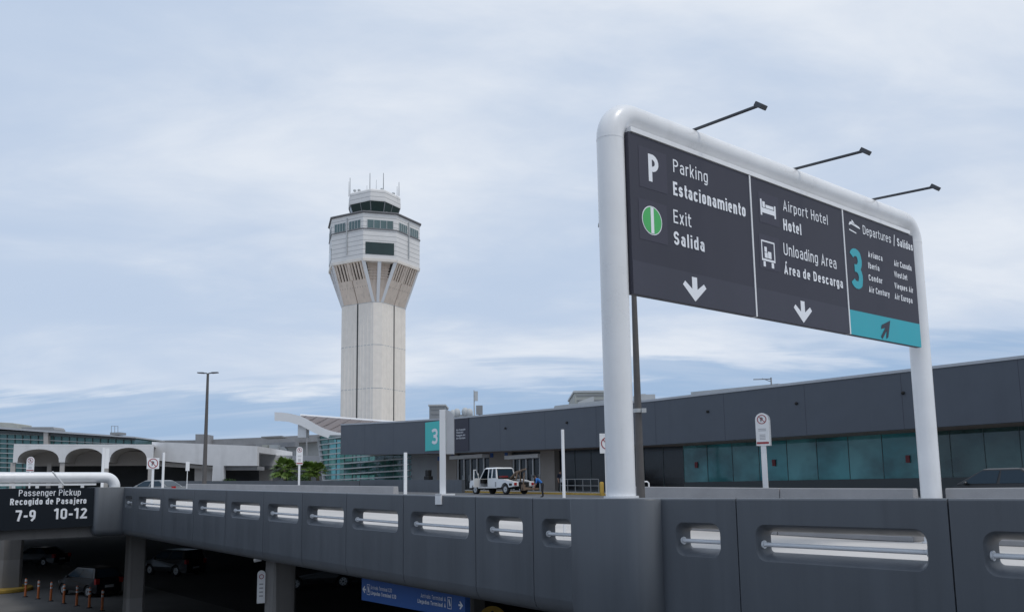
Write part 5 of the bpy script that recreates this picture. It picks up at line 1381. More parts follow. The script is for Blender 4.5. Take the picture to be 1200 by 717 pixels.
for u in (.062, .855):
    x0, x1, y0, y1 = a0 + u * LW, a0 + (u + .034) * LW, zb + hw * .3, zb + hw * .78; e = .012
    for r_ in ((x0, x1, y0, y0 + e), (x0, x1, y1 - e, y1), (x0, x0 + e, y0, y1), (x1 - e, x1, y0, y1)): flat(b, bp, [(r_[0], r_[2]), (r_[1], r_[2]), (r_[1], r_[3]), (r_[0], r_[3])])
    flat(b, bp, [(x0 + .03, y1 - .06), (x0 + .06, y1 - .03), (x1 - .03, y0 + .07), (x1 - .06, y0 + .04)])
part('arrow_symbols', b, 'letter', fb)
b = MB()
for u in (.15, .85): b.tube([bp.pt(a0 + u * LW, zt + .12, -.06), bp.pt(a0 + u * LW, zt + .9, -.06)], .025, 8)
part('hanger', b, 'palegrey', o)
# notice plate and camera on column two
cf = Plane(SN(0, 9.75 - .36, 0), -DV, -NV)
c = Pn(306, 687, 9.30); hh = (Pn(306, 667, 9.30).z - Pn(306, 705.5, 9.30).z)
o = thing('notice_plate', 'narrow white round topped plate on the column under the parapet', 'sign', (c.x, c.y, c.z - hh / 2), R(25))
pm = round_plate(-.10, .10, 0, hh, -.02, .02); pp_ = part('plate', pm, 'white', o, local=True)
sp2 = Plane((0, -.02, 0), (1, 0, 0), (0, -1, 0)); b = MB()
ring(b, sp2, 0, hh - .16, .045, .062, .004, 1)
for k in range(4): flat(b, sp2, [(-.05, hh * (.2 + .12 * k)), (.05, hh * (.2 + .12 * k)), (.05, hh * (.24 + .12 * k)), (-.05, hh * (.24 + .12 * k))], .004, 0)
part('small_print', b, ['greytext', 'red'], pp_, local=True)
b = MB(); b.box(-.03, .03, .022, .45, hh * .45, hh * .5); part('bracket', b, 'palegrey', o, local=True)
c = Pn(303.5, 655, 9.25)
o = thing('security_camera', 'small white camera under the parapet above the notice plate', 'camera', c)
b = MB(); b.tube([c + Vector((-.12, -.05, -.03)), c + Vector((.06, 0, .0))], .045, 10); part('housing', b, 'white', o)
b = MB(); b.tube([c + Vector((.02, 0, .03)), c + Vector((.03, .1, .22))], .02, 8); part('mount', b, 'white', o)
c = P(342, 695, 36); b = MB(); zt = P(342, 662, 36).z
b.tube([(c.x, c.y, LOW), (c.x, c.y, zt)], .06, 8); solo('sign_post', b, 'reflect', 'slim pale post in the shade right of the notice plate column', 'post')
# yellow crossing sign and grey posts, bottom edge
c = P(577, 712, 21); o = thing('crossing_sign', 'yellow pedestrian crossing sign just showing at the bottom edge', 'sign', (c.x, c.y, LOW))
zc_ = P(577, 726, 21).z; r_ = P(593, 712, 21).x - c.x
b = MB(); b.prism([(c.x + r_ * 1.02 * math.cos(2 * math.pi * i / 32), c.y, zc_ + r_ * math.sin(2 * math.pi * i / 32)) for i in range(32)], (0, .03, 0)); f_ = part('sign_face', b, 'yellow', o)
sp3 = Plane((0, c.y, 0), (1, 0, 0), (0, -1, 0)); b = MB(); disc(b, sp3, c.x, zc_ + r_ * .55, r_ * .12, .004)
flat(b, sp3, [(c.x - r_ * .18, zc_ - r_ * .1), (c.x + r_ * .14, zc_ - r_ * .1), (c.x + r_ * .18, zc_ + r_ * .38), (c.x - r_ * .14, zc_ + r_ * .38)], .004)
flat(b, sp3, [(c.x - r_ * .35, zc_ - r_ * .6), (c.x - r_ * .2, zc_ - r_ * .6), (c.x + r_ * .1, zc_ - r_ * .12), (c.x - r_ * .16, zc_ - r_ * .12)], .004)
flat(b, sp3, [(c.x + r_ * .25, zc_ - r_ * .6), (c.x + r_ * .4, zc_ - r_ * .6), (c.x + r_ * .14, zc_ - r_ * .12), (c.x - r_ * .05, zc_ - r_ * .12)], .004)
part('walker_symbol', b, 'ink', f_)
b = MB(); b.tube([(c.x, c.y + .06, LOW), (c.x, c.y + .06, zc_)], .035, 8); part('post', b, 'palegrey', o)
column('concrete_column', 'grey column at the bottom edge between the blue sign and the yellow sign', sof(P(556, 712, 22.5)), nof(P(556, 712, 22.5)), 0.42, zdeck(15) - 0.6, 0)

# ================================================================== CONTROL TOWER
TY = 175.0
ca = P(437.2, 480, TY); C0 = Vector((ca.x, ca.y, 0))
tw_ = thing('control_tower', 'tall pale concrete airport control tower with flared top, dark cab and antennas', 'control tower', (C0.x, C0.y, LOW))
cd = Vector((-C0.x, -C0.y, 0)).normalized(); cr = Vector((-cd.y, cd.x, 0))
th_ = R(6.9); fd = cd * math.cos(th_) + cr * math.sin(th_); fr = Vector((-fd.y, fd.x, 0))
def TL(f, r, z): return C0 + fd * f + fr * r + Vector((0, 0, z))
def tz(y): return P(437, y, TY).z
def octa(c, m_, z, grow=0.0):
    A = m_ / math.sqrt(2) + c / 2 + grow; h = c / 2 + grow * .414
    return [TL(f * A - r * t * h if False else f * A + (-r) * t * h * 0 + (0 if f else t * h), (r * A if r else 0) + (t * h if f else 0), z)
            for f, r, t in ((1, 0, -1), (1, 0, 1), (0, 1, 1), (0, 1, -1), (-1, 0, 1), (-1, 0, -1), (0, -1, -1), (0, -1, 1))]
zf, zh, ze = tz(361.5), tz(316.5), tz(266)
print('TOWER', zf, zh, ze)
cS, mS, cH, mH = 1.75, 8.0, 6.65, 8.15
b = MB(); b.loft([octa(cS, mS, LOW), octa(cS, mS, zf)]); shf = part('shaft', b, 'tower', tw_)
# joints on the shaft
b = MB()
def face_mid(c, m_, i0, i1, t): A, B = octa(c, m_, 0)[i0], octa(c, m_, 0)[i1]; return A.lerp(B, t)
for i0, i1 in ((1, 2), (7, 0), (3, 4), (5, 6)):
    p0 = face_mid(cS, mS, i0, i1, .5); tn = (octa(cS, mS, 0)[i1] - octa(cS, mS, 0)[i0]).normalized(); on = Vector((p0.x - C0.x, p0.y - C0.y, 0)).normalized()
    b.hexa([p0 + tn * x + on * y + Vector((0, 0, LOW)) for x, y in ((-.17, .03), (.17, .03), (.17, -.1), (-.17, -.1))], [p0 + tn * x + on * y + Vector((0, 0, zf)) for x, y in ((-.17, .03), (.17, .03), (.17, -.1), (-.17, -.1))])
part('joint', b, 'seam', shf); b = MB()
for y in (410, 459, 361.8):
    z = tz(y); b.loft([octa(cS, mS, z, .02), octa(cS, mS, z + .12, .02)])
part('joint', b, 'palegrey', shf)
for i0, i1 in ((1, 2), (7, 0), (3, 4), (5, 6)):
    b = MB(); tn = (octa(cS, mS, 0)[i1] - octa(cS, mS, 0)[i0]).normalized()
    for t in (.08, .2, .32, .41, .59, .68, .8, .92):
        p0 = face_mid(cS, mS, i0, i1, t); on = Vector((tn.y, -tn.x, 0)); on = on if on.dot(p0 - C0) > 0 else -on
        b.hexa([p0 + tn * x + on * y + Vector((0, 0, LOW)) for x, y in ((-.1, .05), (.1, .05), (.16, -.02), (-.16, -.02))], [p0 + tn * x + on * y + Vector((0, 0, zf - .2)) for x, y in ((-.1, .05), (.1, .05), (.16, -.02), (-.16, -.02))])
    part('rib', b, 'tower', shf)
# flare
lo8, hi8 = octa(cS, mS, zf), octa(cH, mH, zh)
b = MB(); dk = MB(); RIBS = []
for i0, i1 in ((1, 2), (7, 0), (3, 4), (5, 6)):
    A, B, C_, D_ = lo8[i0], lo8[i1], hi8[i1], hi8[i0]
    nn = (B - A).cross(D_ - A).normalized()
    mid = (A + B + C_ + D_) / 4
    if nn.dot(mid - Vector((C0.x, C0.y, mid.z))) < 0: nn = -nn
    def fq(u, v, off=0): return A.lerp(B, u).lerp(D_.lerp(C_, u), v) + nn * off
    def fslab(u0, u1, v0, v1, o0, o1, mbx=b): mbx.hexa([fq(u0, v0, o0), fq(u1, v0, o0), fq(u1, v1, o0), fq(u0, v1, o0)], [fq(u0, v0, o1), fq(u1, v0, o1), fq(u1, v1, o1), fq(u0, v1, o1)])
    fslab(0, .488, 0, .54, 0, -.6); fslab(.512, 1, 0, .54, 0, -.6)           # lower solid panels with a joint between
    fslab(0, 1, .93, 1, .02, -.6)                                            # head beam
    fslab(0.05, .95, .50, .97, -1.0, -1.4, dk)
    for k in range(11):
        u = .5 + (k - 5) * (.5 / 5.3)
        w_ = .022 if k not in (0, 5, 10) else .05
        ri = MB(); fslab(max(0, u - w_), min(1, u + w_), .54, .93, .015, -.22, ri); RIBS.append(ri)
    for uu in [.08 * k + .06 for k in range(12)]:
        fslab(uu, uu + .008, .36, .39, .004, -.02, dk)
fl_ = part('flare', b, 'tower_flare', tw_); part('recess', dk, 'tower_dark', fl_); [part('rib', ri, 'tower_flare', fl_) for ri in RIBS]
# V recesses under the chamfers with struts
b = MB(); STR = []; lv = MB()
for i0, i1 in ((0, 1), (2, 3), (4, 5), (6, 7)):
    if i0 in (2, 4, 6): A, B, C_, D_ = lo8[i0], lo8[i1], hi8[i1], hi8[i0]
    else: A, B, C_, D_ = lo8[i0], lo8[i1], hi8[i1], hi8[i0]
    inw = -((A + B) / 2 - Vector((C0.x, C0.y, zf))).normalized()
    b.hexa([A + inw * .15, B + inw * .15, C_ + inw * 1.7, D_ + inw * 1.7], [A + inw * .9, B + inw * .9, C_ + inw * 2.6, D_ + inw * 2.6])
    for k in range(5):
        v = .58 + .07 * k; p0, p1 = A.lerp(D_, v) + inw * (.1 + 1.55 * v), B.lerp(C_, v) + inw * (.1 + 1.55 * v)
        lv.tube([p0, p1], .14, 6)
    sd = (B - A).normalized()
    for q0, q1 in ((A, D_), (B, C_), ((A + B) / 2, (C_ + D_) / 2)):
        st = MB(); STR.append(st); st.hexa([q0 + sd * x + inw * y for x, y in ((-.28, -.05), (.28, -.05), (.28, .6), (-.28, .6))], [q1 + sd * x + inw * y for x, y in ((-.36, -.05), (.36, -.05), (.36, .7), (-.36, .7))])
part('v_recess', b, 'tower_flare', fl_); part('louvre', lv, 'tower_flare', fl_); [part('strut', st, 'whitewall', fl_) for st in STR]
# head
b = MB(); b.loft([octa(cH, mH, zh + .02), octa(cH, mH, ze)]); hdp = part('head', b, 'tower_clad', tw_)
b = MB(); b.loft([octa(cH, mH, zh - .5, .05), octa(cH, mH, zh + .01, .12)]); part('base_trim', b, 'tower', hdp)
zl1, zl2 = tz(282.5), tz(273.5)
b = MB(); b.loft([octa(cH, mH, zl1 - .3, .14), octa(cH, mH, zl1 - .12, .14)]); b.loft([octa(cH, mH, ze - .02, .22), octa(cH, mH, ze + .14, .25)]); part('ledge', b, 'tower_roof', hdp)
H8 = octa(cH, mH, 0)
def head_win(i0, i1, t0, t1, z0, z1, m_, off=.06, mull=0):
    A, B = H8[i0].lerp(H8[i1], t0), H8[i0].lerp(H8[i1], t1); tn = (B - A).normalized(); on = Vector((tn.y, -tn.x, 0)); on = on if on.dot(A - C0) > 0 else -on
    w_ = MB(); q = [A + Vector((0, 0, z0)), B + Vector((0, 0, z0)), B + Vector((0, 0, z1)), A + Vector((0, 0, z1))]
    w_.hexa([p_ + on * off for p_ in q], [p_ - on * .1 for p_ in q])
    wp_ = part('window', w_, m_, hdp)
    if mull:
        f_ = MB()
        for k in range(mull + 1):
            c = A.lerp(B, k / mull); f_.hexa([c + tn * x + on * y + Vector((0, 0, z0)) for x, y in ((-.055, off + .05), (.055, off + .05), (.055, 0), (-.055, 0))], [c + tn * x + on * y + Vector((0, 0, z1)) for x, y in ((-.055, off + .05), (.055, off + .05), (.055, 0), (-.055, 0))])
        part('mullion', f_, 'palegrey', wp_)
for i0, i1 in ((1, 2), (7, 0), (3, 4), (5, 6)):
    head_win(i0, i1, .10, .44, zl1, zl2, 'tower_win', .06, 4); head_win(i0, i1, .56, .92, zl1, zl2, 'tower_win', .06, 4)
for i0, i1 in ((0, 1), (2, 3), (4, 5), (6, 7)): head_win(i0, i1, .12, .90, zl1, zl2, 'tower_win', .06, 4)
zw1, zw2 = P(442, 297.8, 166).z, P(442, 284, 166).z
for i0, i1 in ((0, 1), (2, 3), (4, 5), (6, 7)): head_win(i0, i1, .07, .93, zw1, zw2, 'tower_glass', .08)
b = MB()
for i0, i1 in ((1, 2), (7, 0), (3, 4), (5, 6)):
    c = H8[i0].lerp(H8[i1], .5); c = c + (c - C0).normalized() * .15
    b.tube([c + Vector((0, 0, zh + 1.2)), c + Vector((0, 0, ze - .6))], .14, 8)
part('downpipe', b, 'palegrey', hdp)
# sloped roof, cab
zc0, zc1, zc2 = tz(257.6), tz(245.2), tz(231.3)
b = MB(); b.loft([octa(cH, mH, ze + .1, .35), octa(cH, mH, ze + .35, .3), octa(2.7, 4.55, zc0 + .1, .1)]); part('lower_roof', b, 'tower_roof', tw_)
b = MB(); b.loft([octa(2.5, 4.5, zc0), octa(3.0, 5.2, zc1)]); cb = part('cab_glazing', b, 'tower_glass', tw_)
b = MB(); l0, l1 = octa(2.5, 4.5, zc0, .03), octa(3.0, 5.2, zc1, .03)
for k in range(8):
    b.tube([l0[k], l1[k]], .09, 6)
    if k % 2 == 1: m0, m1 = l0[k].lerp(l0[(k + 1) % 8], .5), l1[k].lerp(l1[(k + 1) % 8], .5); b.tube([m0, m1], .07, 6)
part('mullion', b, 'midgrey', cb)
b = MB(); b.loft([octa(3.05, 5.35, zc1 + .01), octa(3.05, 5.4, zc1 + .3), octa(3.0, 5.3, zc2 - .3), octa(2.9, 5.1, zc2)]); part('cab_roof', b, 'tower_clad', tw_)
for k0 in (1, 7):
    b = MB(); A, B = octa(3.4, 5.6, zc0 - .6)[k0], octa(3.4, 5.6, zc0 - .6)[(k0 + 1) % 8]
    for j in range(6):
        c = A.lerp(B, j / 5); b.tube([c - Vector((0, 0, .8)), c + Vector((0, 0, .7))], .04, 5)
    b.tube([A + Vector((0, 0, .7)), B + Vector((0, 0, .7))], .04, 5)
    part('guard_rail', b, 'midgrey', tw_)
for x, y, dy, th2 in ((410.3, 208.5, 0, .09), (408.9, 213, -1, .05), (433.6, 203, 1, .10), (441, 211, 2, .05), (449.4, 203, 1, .10), (465.4, 218.5, 0, .06), (467.6, 213.5, -1, .08), (430, 217.5, 1, .05)):
    t = P(x, y, TY + dy * 1.2); b = MB(); b.tube([(t.x, t.y, zc2 - .2), t], [th2, th2 * .6], 6); part('antenna', b, 'midgrey', tw_)
b = MB()
for x, y in ((415.8, 223.5), (420.8, 223.2), (461, 227), (447.5, 222)):
    c = P(x, y, TY); b.tube([(c.x, c.y, zc2 - .3), c], .06, 6); b.ell(c, .35, .35, .28)
part('dish', b, 'palegrey', tw_)

# ================================================================== PAVILION WITH SWOOPING WHITE ROOF
pvw = thing('pavilion', 'glass pavilion with a swooping white edged brown roof left of the terminal', 'building', P(385, 563, 113))
ftop = [(321.7, 482.7), (330, 483), (338, 484), (346, 485.7), (352, 487.3), (359, 490.5), (366, 494.5), (373, 498.5), (381, 502.3), (390, 505.3), (399, 507), (412, 508.5), (430, 509.5), (455, 510)]
fbot = [(321.7, 493), (330, 493.2), (338, 494), (346, 496.5), (352, 498.2), (359, 502), (366, 505.8), (373, 509), (381, 512), (390, 514.3), (399, 515.5), (412, 516.5), (430, 517.5), (455, 518)]
YE = 111
b = MB(); b.loft([[P(*a, YE), P(*a, YE + 3), P(*c, YE + 3), P(*c, YE)] for a, c in zip(ftop, fbot)]); part('roof_edge', b, 'whitewall', pvw)
b = MB()
back = [P(352 + (470 - 352) * k / 9, 486.8 + 8.7 * k / 9, 150) for k in range(10)]
front = [P(*ftop[4 + k], YE + 3.01) for k in range(10)]
b.loft([front, [p_ + Vector((0, 0, -.5)) for p_ in front], [p_ + Vector((0, 0, -.5)) for p_ in back], back, front], False, False, False)
part('roof', b, 'brownroof', pvw)
b = MB()
for k in range(0, 9): b.tube([front[k].lerp(front[k + 1], .5) + Vector((0, 0, .02)), back[k].lerp(back[k + 1], .5) + Vector((0, 0, .02))], .05, 5)
part('roof_seam', b, 'brownroof', pvw)
b = MB(); b.tube(back, .28, 8); part('ridge', b, 'whitewall', pvw)
b = MB(); A, B = P(350, 496, YE + 1), P(359.5, 503, YE + 1); b.box(A.x, B.x, YE + .6, YE + 2.4, P(350, 512, YE).z, A.z); part('roof_pier', b, 'whitewall', pvw)
# curtain wall, on the line of the terminal glazing
ng = NGL
def gp(x, y): return Pn(x, y, ng)
TLc, BLc = gp(373.6, 512), gp(380.8, 563.5)
b = MB(); b.add([gp(374.5, 511.5), gp(381.5, 563.5), gp(482, 563.5), gp(482, 513)], [(0, 1, 2, 3)]); gl_ = part('curtain_wall', b, 'glass_pav', pvw)
b = MB(); b.tube([TLc, BLc], .28, 6); part('raking_column', b, 'palegrey', pvw)
b = MB()
for k in range(9):
    y = 516 + 5.9 * k; xl = 374.5 + 7 * (y - 511.5) / 52
    A, B = gp(xl, y), gp(482, y); B.z = A.z + .15
    b.hexa([A - NV * .35, B - NV * .35, B - NV * .02, A - NV * .02], [p_ + Vector((0, 0, .14)) for p_ in (A - NV * .35, B - NV * .35, B - NV * .02, A - NV * .02)])
part('louvre', b, 'palegrey', gl_)
for k in range(11):
    b = MB(); x = 384 + 9.6 * k; A, B = gp(x, 563), gp(x, 513.5 if x < 398 else 533); A = A + NV * .03; b.tube([A, Vector((A.x, A.y, B.z))], .07, 5); part('mullion', b, 'mullion', gl_)
b = MB(); A, B = gp(383, 564), gp(482, 564)
for p0, hgt in ((A + NV * 9, 6.2),): b.hexa([p0, B + NV * 9, B + NV * 9.3, p0 + NV * .3], [q_ + Vector((0, 0, hgt)) for q_ in (p0, B + NV * 9, B + NV * 9.3, p0 + NV * .3)])
part('interior_wall', b, 'pav_room', pvw)
b = MB(); A, B = gp(374.5, 511.5), gp(482, 513); b.hexa([A + NV * .1, B + NV * .1, B + NV * 9.4, A + NV * 9.4], [q_ + Vector((0, 0, .25)) for q_ in (A + NV * .1, B + NV * .1, B + NV * 9.4, A + NV * 9.4)]); part('ceiling', b, 'pav_room', pvw)
b = MB()
for k in range(9):
    x = 388 + 9 * k; c = gp(x, 545) + NV * 2.2; b.hexa([c + DV * a + NV * d + Vector((0, 0, -1.2)) for a, d in ((-.7, 0), (.7, 0), (.7, .9), (-.7, .9))], [c + DV * a + NV * d + Vector((0, 0, .55)) for a, d in ((-.7, 0), (.7, 0), (.7, .9), (-.7, .9))])
part('counter', b, 'mullion', pvw)
b = MB(); A, B = gp(380, 563.7), gp(482, 563.7); b.hexa([A - NV * .2 + Vector((0, 0, -2)), B - NV * .2 + Vector((0, 0, -2)), B + NV * .2 + Vector((0, 0, -2)), A + NV * .2 + Vector((0, 0, -2))], [A - NV * .2, B - NV * .2, B + NV * .2, A + NV * .2]); part('plinth', b, 'charcoal', pvw)

# ================================================================== FAR LEFT BUILDINGS
# white triple vaulted canopy
va, vb = P(14.8, 545, 128), P(179, 545, 134)
vx = (vb - va); vx.z = 0; VL = vx.length; vx.normalize(); vy = Vector((-vx.y, vx.x, 0))
VP_ = Plane(va, vx, -vy)
vt = thing('vaulted_canopy', 'white canopy of three wide round vaults, left', 'building', va)
def vh(px, py): return VP_.hit(px, py)
arches = [((20.3, 541), (69, 541), 526.0), ((76, 541), (121.5, 541), 525.0), ((128.5, 541), (172, 541), 524.3)]
ztop_v = vh(60, 522.6)[1]; zbot = vh(60, 541.5)[1]
b = MB(); loops_in = []
outline = [(0, zbot)]
vs_ = MB()
for (xl, yl), (xr, yr), ya in arches:
    a0 = vh(xl, yl)[0]; a1 = vh(xr, yr)[0]; za_ = vh((xl + xr) / 2, ya)[1]
    pts_ = []
    for k in range(17):
        t = math.pi * k / 16; pts_.append((a0 + (a1 - a0) * (1 - math.cos(t)) / 2, zbot + (za_ - zbot) * math.sin(t) ** .72))
    outline += pts_
    vs_.loft([[VP_.pt(x, z, -.02) for x, z in pts_], [VP_.pt(x, z, -14) for x, z in pts_]], False, False, False, 0, True)
outline += [(VL, zbot), (VL, ztop_v), (0, ztop_v)]
v_, f_ = fill2d(outline, [])
b.add([VP_.pt(x, z, 0) for x, z in v_], f_); b.add([VP_.pt(x, z, -.6) for x, z in v_], f_)
b.loft([[VP_.pt(x, z, 0) for x, z in outline], [VP_.pt(x, z, -.6) for x, z in outline]], True, False, False)
part('front_wall', b, 'farwhite', vt); part('vault', vs_, 'vault', vt)
b = MB(); q = [(0, ztop_v + .01), (VL, ztop_v + .01)]; b.hexa([VP_.pt(0, ztop_v + .01, 0), VP_.pt(VL, ztop_v + .01, 0), VP_.pt(VL, ztop_v + .01, -14), VP_.pt(0, ztop_v + .01, -14)], [VP_.pt(0, ztop_v + .3, 0), VP_.pt(VL, ztop_v + .3, 0), VP_.pt(VL, ztop_v + .3, -14), VP_.pt(0, ztop_v + .3, -14)]); part('roof', b, 'farwhite', vt)
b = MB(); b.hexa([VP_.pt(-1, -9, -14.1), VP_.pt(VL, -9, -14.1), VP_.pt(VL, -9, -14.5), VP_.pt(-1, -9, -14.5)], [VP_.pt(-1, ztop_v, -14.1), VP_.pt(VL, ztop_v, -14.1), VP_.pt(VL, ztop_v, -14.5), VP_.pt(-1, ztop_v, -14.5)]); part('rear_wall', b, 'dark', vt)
b = MB(); b.hexa([VP_.pt(.1, zbot - .3, -9), VP_.pt(VL - .1, zbot - .3, -9), VP_.pt(VL - .1, zbot - .3, -9.3), VP_.pt(.1, zbot - .3, -9.3)], [VP_.pt(.1, ztop_v - .4, -9), VP_.pt(VL - .1, ztop_v - .4, -9), VP_.pt(VL - .1, ztop_v - .4, -9.3), VP_.pt(.1, ztop_v - .4, -9.3)]); part('end_plaster', b, 'vault', vt)
for x in (14.6, 49, 72.5, 124.5, 176):
    a_ = vh(x, 545)[0]; b = MB(); dd_ = -.7 if x != 49 else -6
    b.hexa([VP_.pt(a_ - .3, -10, dd_ + .5), VP_.pt(a_ + .3, -10, dd_ + .5), VP_.pt(a_ + .3, -10, dd_), VP_.pt(a_ - .3, -10, dd_)], [VP_.pt(a_ - .3, zbot, dd_ + .5), VP_.pt(a_ + .3, zbot, dd_ + .5), VP_.pt(a_ + .3, zbot, dd_), VP_.pt(a_ - .3, zbot, dd_)]); part('column', b, 'vault', vt)
# white walled hall right of the vaults
def frontal(mb, poly, Y, dep, mi=0):
    mb.prism([P(x, y, Y) for x, y in poly], (0, dep, 0), mi)
hb_ = thing('white_hall', 'long low white walled hall right of the vaults, behind the street lamp', 'building', P(240, 566, 138))
b = MB(); frontal(b, [(178.5, 517.5), (301.5, 522.7), (301.5, 545.5), (262, 545.5), (262, 564.2), (248, 564.2), (249.5, 545.2), (240, 544.6), (186, 539.5), (178.5, 539.5)], 138, 1.0); part('wall', b, 'farwhite', hb_)
b = MB(); frontal(b, [(178, 517.4), (302, 522.5), (302, 530), (178, 530)], 139.2, 22); part('roof', b, 'farwhite', hb_)
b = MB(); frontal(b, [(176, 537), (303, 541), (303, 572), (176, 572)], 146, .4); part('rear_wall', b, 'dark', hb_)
b = MB(); frontal(b, [(186, 540.6), (240, 545.4), (249, 545.8), (249, 549.5), (186, 546)], 139.2, 6); part('soffit_beam', b, 'vault', hb_)
b = MB(); frontal(b, [(262, 546), (301.5, 546), (301.5, 550.5), (262, 550.5)], 139.2, 4); part('lintel', b, 'fargrey', hb_)
b = MB(); frontal(b, [(228, 546), (249.2, 546), (247, 566), (228, 566)], 140.2, 2); part('side_pier', b, 'vault', hb_)
lb2 = thing('white_annexe', 'low white annexe with a garage door behind the palms', 'building', P(340, 564, 150))
b = MB(); frontal(b, [(299, 532.8), (377, 533.8), (377, 545.6), (299, 545.6)], 150, 12); part('wall', b, 'farwhite', lb2)
b = MB(); frontal(b, [(299, 545.8), (320, 545.8), (320, 549.8), (299, 549.8)], 149.4, 8); part('canopy', b, 'fargrey', lb2)
b = MB(); frontal(b, [(301.5, 550), (319, 550), (319, 563), (301.5, 563)], 150.4, .3); part('garage_door', b, 'vault', lb2)
b = MB(); frontal(b, [(296, 549.8), (377, 545.8), (377, 572), (296, 572)], 151, 8); part('base_wall', b, 'fargrey', lb2)
# glass office block far left
gb = thing('glass_office', 'teal glass office block with flat roof behind the vaults, far left', 'building', P(60, 570, 195))
def slope(x): return 500.4 + (x + 0) * (511.6 - 500.4) / 158
b = MB(); frontal(b, [(-60, slope(-60) - .3), (54, 504.0), (158.5, 511.4), (158.5, 513.0), (54, 506.2), (-60, slope(-60) + 2)], 193.5, 36); part('roof', b, 'coping', gb)
b = MB(); frontal(b, [(-60, 500.8), (53, 507), (157.6, 513.2), (157.6, 572), (-60, 572)], 195, 30); glz = part('glass_wall', b, 'farglass', gb)
b = MB()
for k in range(9):
    y = 509.5 + k * 5.6
    frontal(b, [(-60, y - .4 - 3.5), (53, y), (157.5, y + 5.4), (157.5, y + 6.0), (53, y + .75), (-60, y + .35 - 3.5)], 194.6, .35)
part('floor_band', b, 'palegrey', glz)
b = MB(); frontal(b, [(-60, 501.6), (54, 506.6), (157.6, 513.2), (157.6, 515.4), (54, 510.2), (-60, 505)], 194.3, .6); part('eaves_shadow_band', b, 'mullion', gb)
b = MB()
for k in range(24): x = -56 + k * 9.1; frontal(b, [(x, 503 + max(0, x) * .06), (x + .5, 503 + max(0, x) * .06), (x + .5, 572), (x, 572)], 194.75, .2)
part('mullion', b, 'mullion', glz)
b = MB(); frontal(b, [(51, 505.2), (56, 505.5), (56, 572), (51, 572)], 193.8, 1.5); part('concrete_pier', b, 'vault', gb)
def plain_roof(label, poly, Y, dep, m_):
    b = MB(); frontal(b, poly, Y, dep); return solo('roof_unit', b, m_, label, 'roof unit', bevel=.1)
plain_roof('beige plant room on the glass office roof, left edge', [(-20, 493.5), (14, 495.3), (21, 496.5), (21, 502), (-20, 500)], 204, 6, 'hvac')
plain_roof('long dark unit on the glass office roof', [(25, 500), (62, 500), (64, 502.5), (64, 506), (25, 505)], 203, 5, 'midgrey')
b = MB()
for x in (130.5, 134.5, 138.2): A = P(x, 508.5, 200); T = P(x, 499, 200); b.tube([A, T], .06, 5)
A, T = P(130.5, 499, 200), P(138.2, 499.2, 200); b.tube([A, T], .05, 5); A, B = P(129, 506.4, 199), P(141, 509, 199); b.box(A.x, B.x, 199, 202, B.z, A.z)
solo('roof_ladder', b, 'midgrey', 'thin hoop railing on the right end of the glass office roof', 'railing')
# concourse roofs beyond
def far_block(name, label, poly, Y, dep, m_, cat='building'):
    b = MB(); frontal(b, poly, Y, dep); return solo(name, b, m_, label, cat)
far_block('concourse_building', 'long grey concourse building stretching behind the white hall', [(160, 515.8), (225, 515.5), (300, 512.6), (377, 508.8), (377, 516.5), (300, 521.5), (225, 522), (160, 520)], 210, 15, 'fargrey')
far_block('concourse_building', 'pale grey concourse building right of the jet bridges, behind the annexe', [(330, 516), (377, 515), (377, 533.5), (330, 533.5)], 215, 10, 'palegrey')
far_block('stair_tower', 'square grey rooftop box left of the street lamp', [(229, 508.5), (240, 508.5), (240, 520), (229, 520)], 205, 6, 'fargrey')
far_block('rooftop_slab', 'thin dark slab roof above the jet bridges', [(306, 511.3), (330, 510.2), (330, 511.8), (306, 512.8)], 200, 6, 'midgrey')
jb = thing('jet_bridge', 'grey jumble of a jet bridge with stairs behind the white annexe', 'jet bridge', P(320, 533, 190))
b = MB(); frontal(b, [(300, 519.5), (345, 517.5), (345, 523), (300, 525.5)], 190, 4); part('tunnel', b, 'fargrey', jb)
b = MB(); frontal(b, [(307, 521), (313, 521), (313, 532.5), (307, 532.5)], 188, 4); frontal(b, [(300, 525), (304, 525), (304, 533), (300, 533)], 188, 3); part('stair_box', b, 'hvac', jb)
b = MB(); frontal(b, [(315.5, 521), (325, 521), (325, 526.5), (315.5, 526.5)], 187.5, 3); frontal(b, [(326, 523), (332, 523.5), (340, 533), (326, 533)], 189, 3); part('cabin', b, 'palegrey', jb)
b = MB(); frontal(b, [(300, 526), (307, 526), (318, 533), (300, 533)], 189.5, 2); frontal(b, [(334, 527), (344, 528), (344, 533), (330, 533)], 189.5, 2); part('undercarriage', b, 'midgrey', jb)
A = P(359.5, 514, 160); B = P(359.5, 548, 160); b = MB(); b.tube([B, A], .12, 6); solo('flag_pole', b, 'midgrey', 'thin dark pole standing behind the palms', 'pole')

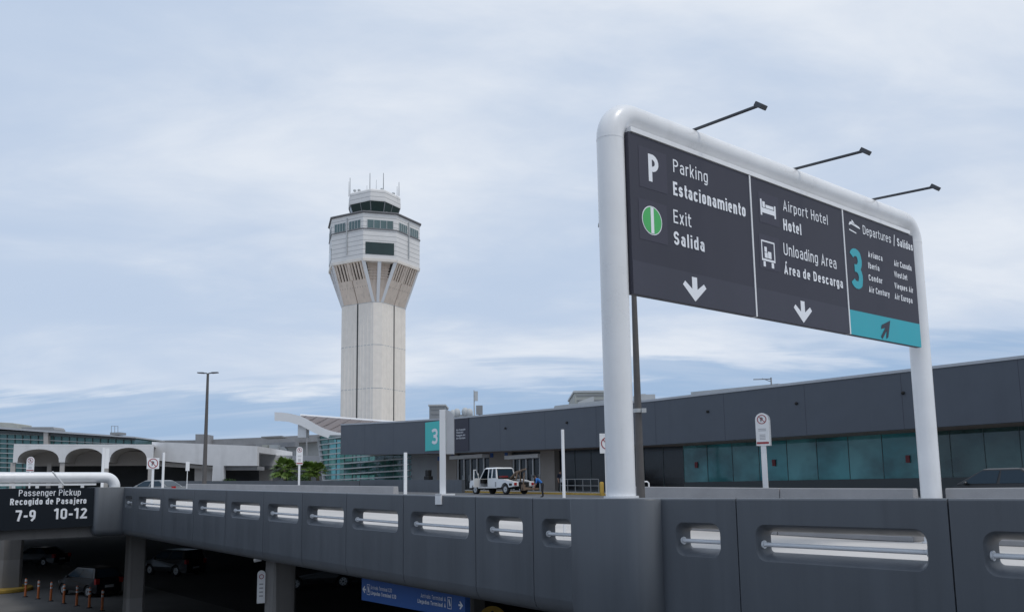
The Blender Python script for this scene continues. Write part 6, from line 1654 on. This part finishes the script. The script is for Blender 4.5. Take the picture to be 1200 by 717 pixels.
# ---- palms and shrubs behind the far wall
def palm(label, px, py_base, py_top, Y, crown_r, nf, seed):
    rnd = random.Random(seed)
    base = P(px, py_base, Y); top = P(px, py_top, Y)
    o = thing('palm_tree', label, 'palm', (base.x, Y, base.z - 2.5))
    b = MB(); b.tube([(base.x, Y, base.z - 2.5), (base.x + .05, Y, base.z), (top.x, Y, top.z)], [.28, .22, .17], 10); part('trunk', b, 'bark', o)
    c = MB()
    for k in range(nf):
        az = rnd.uniform(0, 2 * math.pi); el = rnd.uniform(-.6, 1.3); L_ = crown_r * rnd.uniform(.75, 1.05)
        d = Vector((math.cos(az) * math.cos(el), math.sin(az) * math.cos(el), math.sin(el)))
        root = Vector((top.x, Y, top.z)); hub = root + d * L_ * .45 + Vector((0, 0, -.03 * L_))
        c.tube([root, hub], [.03, .02], 4)
        sdv = d.cross(Vector((0, 0, 1)))
        if sdv.length < .1: sdv = Vector((1, 0, 0))
        sdv.normalize(); upv = sdv.cross(d)
        for j in range(13):
            a = (j - 6) / 6 * 1.25 + rnd.uniform(-.05, .05)
            e = d * math.cos(a) + sdv * math.sin(a); ln = L_ * .55 * (1 - .25 * abs(a) / 1.25) * rnd.uniform(.85, 1.1)
            w_ = (upv * .2 + sdv * math.cos(a) - d * math.sin(a)).normalized() * L_ * .05
            m0 = hub + e * ln * .6; t0 = hub + e * ln + Vector((0, 0, -ln * .25))
            c.add([hub - w_ * .4, hub + w_ * .4, m0 + w_, m0 - w_, t0], [(0, 1, 2, 3), (3, 2, 4)])
    part('crown', c, 'leaf', o)
palm('fan palm with a full round crown left of the slim white sign', 334, 565, 549.5, 104, 2.15, 60, 3)
palm('darker fan palm clump between the slim white sign and the glass pavilion', 362, 565, 552, 106, 1.75, 56, 5)
palm('fan palm crown touching the raking edge of the glass pavilion', 372, 565, 551.5, 108, 1.6, 50, 8)
def shrub(label, px, py, Y, rx, rz, n_l, seed, m_='leaf2'):
    rnd = random.Random(seed); c = P(px, py, Y); b = MB()
    for k in range(n_l):
        while True:
            v = Vector((rnd.uniform(-1, 1), rnd.uniform(-1, 1), rnd.uniform(-1, 1)))
            if v.length < 1: break
        p_ = c + Vector((v.x * rx, v.y * rx * .6, v.z * rz)); u = Vector((rnd.uniform(-1, 1), rnd.uniform(-1, 1), rnd.uniform(-.4, 1))).normalized(); t = u.cross(Vector((rnd.random(), rnd.random(), rnd.random()))).normalized(); s_ = rnd.uniform(.08, .2)
        b.add([p_ - t * s_ * .4, p_ + u * s_, p_ + t * s_ * .4, p_ - u * s_], [(0, 1, 2, 3)])
    return solo('shrub', b, m_, label, 'shrub')
shrub('low dark shrub between the two palms', 350, 561, 103, 1.6, .5, 500, 11)
shrub('small bright green shrub in the opening of the white hall', 268.5, 563, 137, 1.2, .35, 200, 12)
